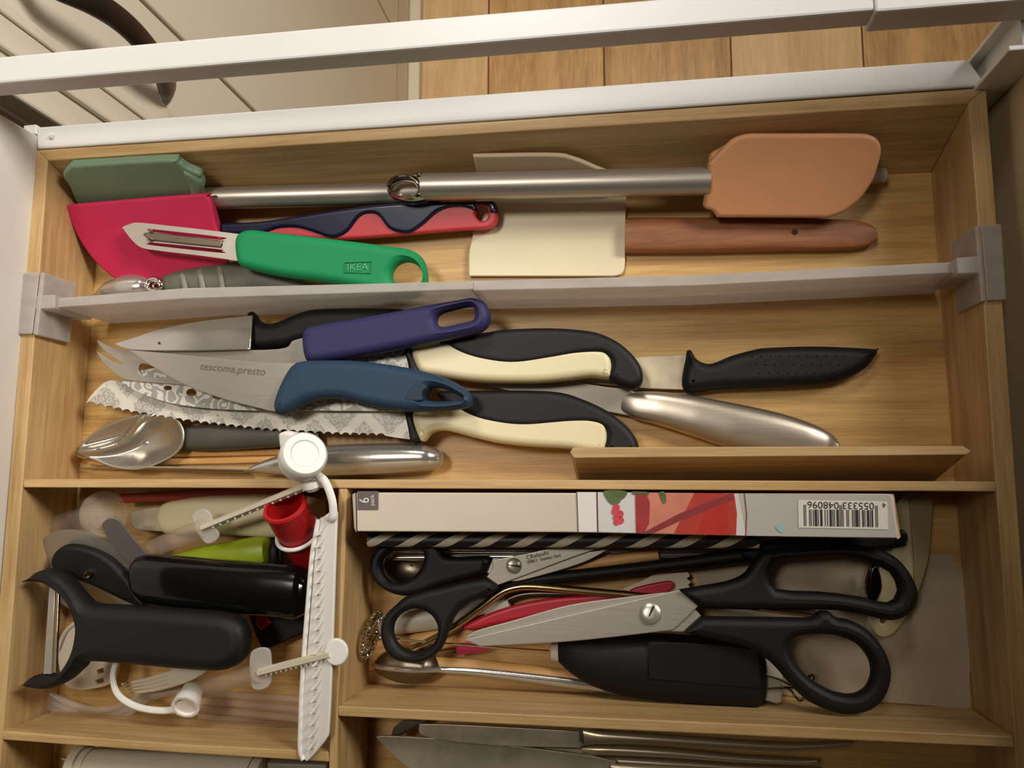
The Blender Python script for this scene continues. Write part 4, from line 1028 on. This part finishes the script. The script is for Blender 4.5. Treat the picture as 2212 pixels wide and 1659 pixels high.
# sticks and handles lying on the floor
def stick(name, label, cat, pts, r, mat, flat=.8, group=None):
    return tag(tube(name, pxpath(pts, 5), r, mat, None, 14, flat=flat), label, cat, group)
stick('wooden_spoon', 'wooden spoon handle running beside the steel spoon at the compartment front', 'wooden spoon', [(800, 1434, .0075), (950, 1436, .0075), (1100, 1448, .0075), (1300, 1472, .0075)], [.0035, .0042, .0042, .004], STICK)
stick('wooden_stick', 'light wooden stick with cut end above the black rod', 'stick', [(1100, 1248, .0135), (1240, 1224, .0135), (1422, 1197, .0135)], .0030, STICK, 1.0)
stick('wooden_spatula', 'wooden handle crossing under the tips of the large scissors', 'wooden spatula', [(800, 1408, .0045), (950, 1382, .0045), (1100, 1352, .0045), (1260, 1322, .0045)], [.0055, .0055, .0058, .005], STICK, .6)
stick('cream_ladle_rod', 'cream rounded handle seen through the lower loop of the small scissors', 'handle', [(822, 1352, .006), (860, 1346, .0062), (960, 1332, .0062), (1100, 1300, .006)], [.0052, .0062, .0062, .005], WPL2, .75)
o = thing('red_spatula', 'red plastic handle running under the large scissors blades', 'spatula', P(1180, 1320, 0))
slab('handle', [(1003, 1352), (1075, 1318), (1180, 1293), (1340, 1279), (1420, 1282), (1400, 1300), (1240, 1318), (1090, 1345), (1020, 1360)], .0120, .0045, REDP, o, bev=.0018)
slab('tip', [(1360, 1276), (1400, 1262), (1450, 1255), (1450, 1275), (1400, 1288)], .0122, .003, REDP, o, bev=.001)
tag(slab('pink_label', [(983, 1392, 1), (1060, 1378, 1), (1075, 1396, 1), (1040, 1408), (988, 1416, 1)], .0092, .001, plain('raspberry_plastic', (176, 26, 60), .4), None), 'small raspberry-red strip below the tip of the large scissors', 'strip')
tag(slab('scalloped_card', [(1345, 1272, 1), (1392, 1252), (1412, 1240, 1), (1485, 1236, 1), (1490, 1244), (1484, 1250), (1492, 1257), (1487, 1264), (1495, 1272), (1490, 1280, 1), (1400, 1290, 1)], .0095, .0008, plain('cream_card', (206, 190, 160), .6), None), 'cream scalloped card scrap between the scissors', 'card')
# steel tongs: bent flat rod
o = thing('steel_tongs', 'bent brassy steel tongs arm arching beside the small scissors', 'tongs', P(1150, 1290, 0))
tube('arm', pxpath([(890, 1402, .012), (930, 1384, .014), (985, 1352, .016), (1041, 1312, .018), (1080, 1282, .0185), (1110, 1270, .0185), (1150, 1267, .0185), (1240, 1275, .018), (1408, 1290, .015), (1560, 1302, .0125), (1760, 1326, .011)]), .0021, steel('brass_steel', (196, 170, 122), .25, 'n', .1), o, 12, flat=1.2)
tube('arm', pxpath([(905, 1404, .008), (945, 1382, .008), (1000, 1352, .008), (1060, 1316, .008), (1130, 1284, .008), (1240, 1284, .008)]), .0017, PEWTER, o, 10)
# steel rods of other tools beneath the straw
for i, (y0, y1, lab) in enumerate(((1188, 1190, 'thin steel rod directly beside the striped straw'), (1205, 1197, 'thin steel rod crossing under the small scissors loop'))):
    stick('steel_rod', lab, 'rod', [(850, y0, .011), (1200, (y0 + y1) / 2, .011), (1650, y1, .0105)], .0016, MIRROR, 1.0, 'steel rods in the utensil compartment')
# round steel strainer spoon under the loops
o = thing('steel_ladle', 'shallow steel bowl seen through the upper loop of the small scissors', 'ladle', P(880, 1220, 0))
bowl('bowl', [(828, 1215), (850, 1188), (900, 1185), (935, 1215), (930, 1250), (890, 1265), (845, 1250)], .0092, .006, PEWTER, o)
tube('handle', pxpath([(930, 1216, .0092), (1000, 1214, .008), (1100, 1212, .0075)]), .0016, PEWTER, o, 8)
# steel table spoon on its side
o = thing('table_spoon', 'steel spoon on its side along the near divider', 'spoon', P(950, 1450, 0))
loft('bowl', [(808, 1432), (830, 1408), (870, 1399), (910, 1403), (940, 1420), (954, 1442)], [(808, 1446), (830, 1462), (870, 1475), (910, 1474), (940, 1460), (954, 1449)], .0095, [.004, .015, .018, .017, .004], PEWTER, o, n=30, e=2)
tube('bowl_rim', pxpath([(808, 1438, .0110), (840, 1444, .0175), (890, 1448, .0185), (952, 1447, .0142)]), .0014, MIRROR, o, 8)
tube('handle', pxpath([(948, 1447, .0140), (1050, 1454, .0125), (1240, 1477, .0105), (1420, 1500, .008)]), [.0016, .0022, .0028, .003], MIRROR, o, 12, flat=.55)

# black rod with flat black end
o = thing('black_skimmer', 'long black plastic utensil running from under the small scissors to the box end', 'kitchen utensil', P(1500, 1200, 0))
tube('rod', pxpath([(1000, 1270, .0155), (1180, 1250, .0165), (1400, 1226, .0170), (1640, 1196, .0175)]), [.0026, .0031, .0033, .0036], BLACK, o, 14)
slab('handle', [(1600, 1192), (1660, 1168), (1760, 1158), (1900, 1150), (1940, 1148), (1950, 1152), (1954, 1166), (1952, 1180), (1900, 1188), (1800, 1196), (1700, 1208), (1620, 1212)], .0150, .0070, BLACK, o, bev=.0026)
tube('end_hook', pxpath([(1936, 1172, .021), (1950, 1168, .0225), (1952, 1156, .0235), (1944, 1150, .0235)]), .0018, BLACK, o, 8)

# milk frother
o = thing('milk_frother', 'black milk frother with wire whisk coil lying under the large scissors', 'milk frother', P(1400, 1440, 0))
body = loft('body', [(1205, 1390), (1240, 1376), (1350, 1368), (1480, 1371), (1600, 1385), (1640, 1396), (1651, 1420)], [(1205, 1427), (1240, 1458), (1290, 1484), (1360, 1503), (1480, 1517), (1600, 1524), (1638, 1527), (1650, 1505)], .0125, [.012, .020, .023, .0235, .023], BLACK, o, n=48, e=2.7, capr=.7)
slab('battery_cover', [(1400, 1386, 1), (1520, 1390), (1640, 1404, 1), (1644, 1488, 1), (1520, 1478), (1400, 1466, 1)], .0232, .0012, BLACK, body, bev=.0006)
lathe('collar', P(1188, 1408, .0125), P(1207, 1408, .0125), [(0, .0030), (.2, .0046), (1, .0052)], WPL2, o, 20)
tube('shaft', pxpath([(1190, 1407, .0125), (1000, 1393, .0145), (818, 1377, .0165)]), .0007, CHROME, o, 8)
cw = P(803, 1371, .0165); hel = []
for i in range(420):
    t = 2 * math.pi * i / 420; k = t * 34
    rr = .0105 + .0019 * math.cos(k)
    hel.append(cw + Vector((.0019 * math.sin(k) + .0030 * math.cos(t), rr * math.cos(t), rr * math.sin(t) * .95)))
tube('whisk_coil', hel, .00036, CHROME, o, 5, True)
tube('whisk_hoop', [cw + Vector((.0030 * math.cos(t), .0105 * math.cos(t), .0105 * math.sin(t) * .95)) for t in [2 * math.pi * i / 40 for i in range(40)]], .0006, CHROME, o, 6, True)

# grey plug and wire clip
tag(slab('grey_plug', [(1652, 1422, 1), (1680, 1428, 1), (1691, 1438, 1), (1691, 1517, 1), (1680, 1522, 1), (1652, 1514, 1)], .001, .0135, plain('pale_grey_plastic', (176, 166, 150), .5), None, bev=.0012), 'pale grey block at the end of the black milk frother', 'block')
tag(tube('wire_clip', pxpath([(1655, 1458, .0160), (1690, 1470, .0160), (1712, 1480, .0158), (1740, 1466, .0150), (1755, 1458, .0150), (1758, 1466, .0150), (1750, 1476, .0150), (1722, 1484, .0155), (1655, 1488, .0160), (1700, 1487, .0155), (1718, 1505, .0140), (1728, 1514, .0138), (1736, 1503, .0138), (1720, 1485, .0158)], 5), .0007, CHROME, None, 6),
    'thin bent wire clip by the lower loop of the large scissors', 'wire clip')

# small scissors
def screw(c, r, z, parent, ang):
    s = lathe('screw', P(*c, z), P(*c, z + .0016), [(0, r), (.5, r), (.85, r * .8), (1, r * .4)], SCREW, parent, 24)
    d = (math.cos(math.radians(ang)), math.sin(math.radians(ang))); k = r * 4000 * .82
    tube('slot_shade', [P(c[0] - d[0] * k, c[1] - d[1] * k, z + .0014), P(c[0] + d[0] * k, c[1] + d[1] * k, z + .0014)], .0005, DARK, s, 6)  # dark bar on the head; the slot's shade is put into its colour
o = thing('small_scissors', 'small black-handled scissors lying open-ended under the striped straw', 'scissors', P(1000, 1270, .02))
slab('handle', [(812, 1188), (828, 1174), (860, 1166), (910, 1162), (940, 1170), (957, 1190), (972, 1202), (1050, 1201), (1064, 1206, 1), (1050, 1240, 1), (1005, 1252), (957, 1264), (915, 1280), (880, 1287), (850, 1282), (820, 1265), (804, 1243), (800, 1216)], .0195, .0075, BLACKS, o, bev=.0034, seg=4, holes=[[(827, 1215), (838, 1197), (858, 1184), (885, 1178), (905, 1181), (915, 1192), (917, 1208), (909, 1228), (894, 1245), (868, 1257), (845, 1254), (830, 1237)]])
slab('handle', [(1051, 1246, 1), (1076, 1264, 1), (1076, 1273), (1049, 1288), (1006, 1306), (988, 1325), (976, 1348), (967, 1373), (957, 1397), (938, 1417), (914, 1429), (884, 1431), (855, 1424), (836, 1407), (826, 1382), (824, 1353), (834, 1328), (856, 1306), (877, 1289), (915, 1276), (957, 1266), (1005, 1254)], .0215, .0075, BLACKS, o, bev=.0034, seg=4, holes=[ell(899, 1361, 48, 46, 34)])
slab('blade', [(1046, 1235, 1), (1064, 1206, 1), (1160, 1204), (1290, 1190), (1325, 1180, 1), (1260, 1215), (1150, 1248), (1100, 1255)], .0215, .0013, SATIN, o, bev=.0002)
slab('blade', [(1051, 1246, 1), (1064, 1228), (1062, 1210, 1), (1138, 1196), (1198, 1184), (1318, 1177, 1), (1240, 1203), (1147, 1238), (1076, 1264, 1)], .0232, .0013, SATIN, o, bev=.0003)
screw((1110, 1222), .0041, .0245, o, 8)
tz_ = .0247
text('lettering', 'CRelando', (1138, 1209), (1186, 1197), tz_, INKB, o, tall=1.0)
text('lettering', '298811  Stainless Steel', (1139, 1218), (1211, 1202), tz_, INKB, o, tall=1.2)

# large scissors
o = thing('large_scissors', 'large black-handled scissors lying across the utensil compartment', 'scissors', P(1500, 1340, .02))
slab('blade', [(1003, 1379, 1), (1030, 1362), (1110, 1340), (1230, 1307), (1350, 1290), (1467, 1276, 1), (1514, 1330, 1), (1476, 1365, 1), (1400, 1362), (1240, 1345)], .0262, .0014, SATIN, o, bev=.0003)
slab('blade', [(1002, 1381, 1), (1120, 1354), (1240, 1326), (1353, 1300), (1467, 1274, 1), (1509, 1309, 1), (1457, 1358), (1430, 1364), (1230, 1386), (1037, 1397, 1)], .0280, .0014, SATIN, o, bev=.0004)
slab('handle', [(1466, 1273, 1), (1500, 1267), (1568, 1255), (1606, 1238), (1628, 1208), (1650, 1188), (1700, 1182), (1800, 1178), (1860, 1178), (1902, 1187), (1938, 1207), (1965, 1240), (1980, 1276), (1976, 1304), (1958, 1328), (1929, 1339), (1900, 1336), (1866, 1328), (1808, 1318), (1736, 1317), (1600, 1316), (1512, 1313, 1)], .0225, .0095, BLACKS, o, bev=.0043, seg=5,
     holes=[[(1661, 1237), (1672, 1214), (1690, 1208), (1712, 1207), (1760, 1203), (1813, 1200), (1857, 1208), (1898, 1223), (1922, 1236), (1934, 1255), (1939, 1276), (1931, 1294), (1917, 1301), (1893, 1298), (1866, 1290), (1808, 1281), (1760, 1277), (1712, 1276), (1676, 1272), (1664, 1258)]])
slab('handle', [(1512, 1331, 1), (1560, 1331), (1700, 1333), (1750, 1332), (1766, 1320), (1788, 1320), (1806, 1333), (1832, 1338), (1870, 1358), (1900, 1390), (1916, 1420), (1923, 1450), (1919, 1481), (1905, 1511), (1881, 1531), (1847, 1541), (1813, 1540), (1772, 1527), (1736, 1507), (1703, 1474), (1676, 1442), (1649, 1418), (1606, 1396), (1543, 1381), (1474, 1366, 1)], .0225, .0095, BLACKS, o, bev=.0043, seg=5,
     holes=[[(1703, 1396), (1714, 1379), (1735, 1371), (1770, 1369), (1808, 1373), (1847, 1389), (1871, 1416), (1880, 1442), (1878, 1464), (1866, 1486), (1842, 1498), (1813, 1496), (1784, 1486), (1748, 1464), (1726, 1442), (1710, 1420)]])
screw((1405, 1325), .0052, .0294, o, -65)

# striped straw: two materials wound round the tube
SBLK = plain('straw_black', (30, 26, 26), .5); SWHT = plain('straw_cream', (206, 194, 168), .5)
sp0 = P(797, 1166, .0325); sp1 = P(1638, 1168, .0325)
ob = tube('striped_straw', [sp0.lerp(sp1, i / 140) for i in range(141)], .0038, SBLK, None, 24, twist=.224, mats=[SWHT], fm=lambda k: 1 if (k % 12) < 5 else 0)
tag(ob, 'black and cream spiral-striped drinking straw beside the white box', 'straw')

# white box, 6 pack of straws
o = thing('straw_box', 'slim white cardboard box with red drink picture and barcode along the divider', 'box', P(1350, 1110, .02))
BZ = .0560
ft = [(769, 1064), (1924, 1067), (1932, 1074), (1940, 1163), (1712, 1160), (1230, 1150), (771, 1148)]
tpw = [P(*q, BZ) for q in ft]
bxo = hexa('carton', [Vector((p.x, p.y, .0370)) for p in tpw], tpw, CARD, o, .0006)
hexa('end_flap', [P(762, 1068, .04), P(768, 1064, .04), P(769, 1150, .04), P(765, 1140, .04)], [P(761, 1068, BZ - .001), P(768, 1064, BZ), P(770, 1150, BZ), P(765, 1140, BZ - .001)], CARD, o)
hexa('end_flap', [P(1926, 1066, .04), P(1932, 1072, .04), P(1946, 1160, .04), P(1938, 1164, .04)], [P(1924, 1066, BZ - .001), P(1931, 1068, BZ), P(1944, 1162, BZ - .001), P(1938, 1165, BZ)], KRAFT, o)
LB = lambda nm, pts, mat, lift: poly(nm, [(x, y, 1) for x, y in pts], BZ, mat, o, lift)
LB('print_panel', [(1592, 1066), (1922, 1069), (1938, 1161), (1600, 1157)], CARDG, .0003)
LB('print_panel', [(1246, 1063), (1290, 1063), (1293, 1149), (1249, 1149)], plain('print_white', (228, 220, 208), .45), .0003)
LB('print_panel', [(1290, 1063), (1594, 1066), (1612, 1157), (1293, 1149)], plain('print_grey', (214, 206, 198), .45), .0004)
LB('print_line', [(1245, 1062), (1247, 1062), (1250, 1149), (1248, 1149)], INKB, .0005)
LB('print_line', [(1288, 1063), (1291, 1063), (1293, 1149), (1290, 1149)], plain('maroon_print', (96, 44, 48), .5), .0005)
LB('print_line', [(1607, 1066), (1609, 1066), (1614, 1110), (1612, 1157), (1610, 1157), (1612, 1110)], plain('maroon_print_two', (110, 50, 44), .5), .0006)
rd = plain('print_red', (178, 52, 36), .45, noise=.15, nscale=90); pk = plain('print_salmon', (206, 124, 98), .45, noise=.12, nscale=60); dk = plain('print_wine', (140, 40, 42), .5, noise=.2, nscale=200)
LB('print_glass', [(1372, 1064), (1586, 1066), (1592, 1110), (1590, 1156), (1374, 1151)], pk, .0006)
LB('print_glass', [(1500, 1065), (1586, 1066), (1592, 1110), (1590, 1156), (1455, 1154)], rd, .0007)
LB('print_glass', [(1530, 1090), (1570, 1078), (1572, 1156), (1505, 1155)], plain('print_deep_red', (182, 38, 20), .45), .0008)
LB('print_glass', [(1372, 1064), (1396, 1066), (1404, 1085), (1402, 1130), (1392, 1150), (1374, 1151)], plain('print_berry_red', (160, 40, 40), .45, noise=.15, nscale=100), .0008)
LB('print_straw', [(1388, 1151), (1470, 1108), (1582, 1065), (1586, 1078), (1480, 1120), (1410, 1152)], dk, .0009)
gl = plain('print_leaf', (84, 100, 48), .5, noise=.25, nscale=160)
poly('print_leaf', [(1306, 1060), (1352, 1061), (1350, 1074), (1342, 1080), (1336, 1088), (1322, 1090), (1310, 1078)], BZ, gl, o, .0008)
poly('print_leaf', [(1366, 1062), (1400, 1063), (1398, 1070), (1384, 1066), (1370, 1068)], BZ, gl, o, .0010)
poly('print_leaf', [(1424, 1064), (1436, 1063), (1439, 1082), (1434, 1088), (1428, 1078)], BZ, gl, o, .0010)
br = plain('print_raspberry', (206, 62, 70), .5, noise=.2, nscale=300)
for (x, y, r) in ((1331, 1097, 8), (1328, 1105, 7), (1339, 1110, 8), (1331, 1118, 7), (1340, 1124, 8), (1332, 1128, 7)):
    poly('print_raspberry', ell(x, y, r, r), BZ, br, o, .0008 + .00002 * (y % 7), raw=True)
poly('print_drop', [(1676, 1138), (1682, 1133), (1691, 1135), (1690, 1150), (1680, 1146)], BZ, plain('print_teal', (150, 190, 182), .5), o, .0006)
LB('print_tag', [(772, 1061), (817, 1061), (817, 1101), (772, 1101)], plain('print_taupe', (92, 80, 74), .45), .0005)
pw_ = plain('print_ink_white', (226, 214, 198), .5)
text('lettering', '6', (797, 1086), (797, 1075), BZ, pw_, o, tall=1.25, lift=.0007)
text('lettering', 'pack', (808, 1092), (808, 1068), BZ, pw_, o, tall=1.0, lift=.0007)
LB('barcode_label', [(1724, 1080), (1917, 1083), (1919, 1144), (1725, 1140)], plain('label_white', (224, 214, 198), .5), .0006)
def ean(code):
    Lc = ['0001101', '0011001', '0010011', '0111101', '0100011', '0110001', '0101111', '0111011', '0110111', '0001011']
    Gc = [''.join('1' if c == '0' else '0' for c in s)[::-1] for s in Lc]; Rc = [''.join('1' if c == '0' else '0' for c in s) for s in Lc]
    par = ['LLLLLL', 'LLGLGG', 'LLGGLG', 'LLGGGL', 'LGLLGG', 'LGGLLG', 'LGGGLL', 'LGLGLG', 'LGLGGL', 'LGGLGL'][int(code[0])]
    Gc = [s[::-1] for s in Rc]
    return '101' + ''.join((Lc if p == 'L' else Gc)[int(c)] for c, p in zip(code[1:7], par)) + '01010' + ''.join(Rc[int(c)] for c in code[7:]) + '101'
bits = ean('4055333048096'); vv = []; fc = []
for i, c in enumerate(bits):                              # printed upside down, so it runs right to left
    if c == '0': continue
    x0 = 1897 - i * (160 / 95); x1 = x0 - 160 / 95
    guard = i < 3 or i > 91 or 44 < i < 50
    yt = 1090 if guard else 1100
    k = len(vv); s = lambda x: (x - 1737) / 160
    vv += [P(x0 - 1, yt + 2 * s(x0), BZ + .0008), P(x1 - 1, yt + 2 * s(x1), BZ + .0008), P(x1, 1136 + 2.5 * s(x1), BZ + .0008), P(x0, 1136 + 2.5 * s(x0), BZ + .0008)]
    fc.append((k, k + 1, k + 2, k + 3))
bc = mesh('barcode', vv, fc, INK, o, False); bc['kind'] = 'stuff'
text('lettering', '4', (1914, 1086), (1906, 1086), BZ, INK, o, tall=.95, lift=.0008)
text('lettering', '055333', (1888, 1086), (1820, 1085), BZ, INK, o, tall=.95, lift=.0008)
text('lettering', '048096', (1812, 1085), (1744, 1083), BZ, INK, o, tall=.95, lift=.0008)

# ================================================================== nearest right compartment: table knives
def table_knife(label, blade, hA, hB, z, th, pl=None):
    o = thing('table_knife', label, 'table knife', P(blade[0][0], blade[0][1], z), 'steel table knives in the nearest compartment')
    slab('blade', blade, pl or z, .0014, STAIN, o, bev=.0003)
    if hA: loft('handle', hA, hB, z + .001, th, TKNIFE, o, n=36, e=2.4)
    return o
o = table_knife('steel table knife lying tight behind the near divider', [(905, 1564, 1), (1000, 1566), (1256, 1580, 1), (1256, 1616, 1), (1060, 1610), (920, 1592)],
            [(1252, 1573), (1290, 1578), (1400, 1585), (1560, 1596), (1700, 1604), (1834, 1602)], [(1252, 1612), (1290, 1607), (1400, 1606), (1560, 1616), (1700, 1622), (1836, 1612)], .026, [.004, .0055, .005, .0045, .004])
lathe('bolster', P(1251, 1592, .0268), P(1260, 1592, .0268), [(0, .0038), (.5, .0046), (1, .0038)], MIRROR, o, 18, squash=.6)
table_knife('steel table knife with its broad blade tip at the left', [(812, 1592, 1), (840, 1590), (1000, 1600), (1240, 1628), (1330, 1645, 1), (1330, 1700, 1), (1000, 1690), (900, 1668), (850, 1632)],
            [(1320, 1650), (1450, 1655), (1600, 1662), (1765, 1672)], [(1320, 1690), (1450, 1690), (1600, 1695), (1768, 1700)], .022, [.004, .0055, .005, .004], [(812, 1592, .026), (1240, 1628, .022), (900, 1668, .023)])
table_knife('steel table knife handle, second from the near divider', [(1000, 1612, 1), (1260, 1618, 1), (1260, 1640, 1), (1000, 1636, 1)],
            [(1258, 1612), (1320, 1610), (1450, 1616), (1600, 1630), (1765, 1640)], [(1258, 1632), (1320, 1630), (1450, 1636), (1600, 1646), (1765, 1652)], .018, [.004, .006, .006, .005])
table_knife('steel table knife handle, third from the near divider', [(1000, 1640, 1), (1260, 1642, 1), (1260, 1660, 1), (1000, 1660, 1)],
            [(1258, 1636), (1320, 1634), (1450, 1640), (1600, 1650), (1768, 1658)], [(1258, 1652), (1320, 1652), (1450, 1658), (1600, 1666), (1768, 1672)], .014, [.004, .006, .006, .005])
# black toothed edge of a hidden tool
o = thing('serrated_tool', 'dark saw-toothed steel edge at the left of the table knives', 'kitchen tool', P(880, 1580, .01))
slab('plate', [(842, 1600, 1), (850, 1572, 1), (870, 1556, 1), (920, 1556, 1), (916, 1562, 1), (880, 1582, 1)], .0150, .0012, PEWTER, o)
for i in range(11):
    x = 848 + i * 6.4; y = 1592 - i * 3.1
    slab('tooth', [(x, y, 1), (x + 4, y - 2, 1), (x + 4.5, y + 6, 1)], .0163, .0008, DARK, o)
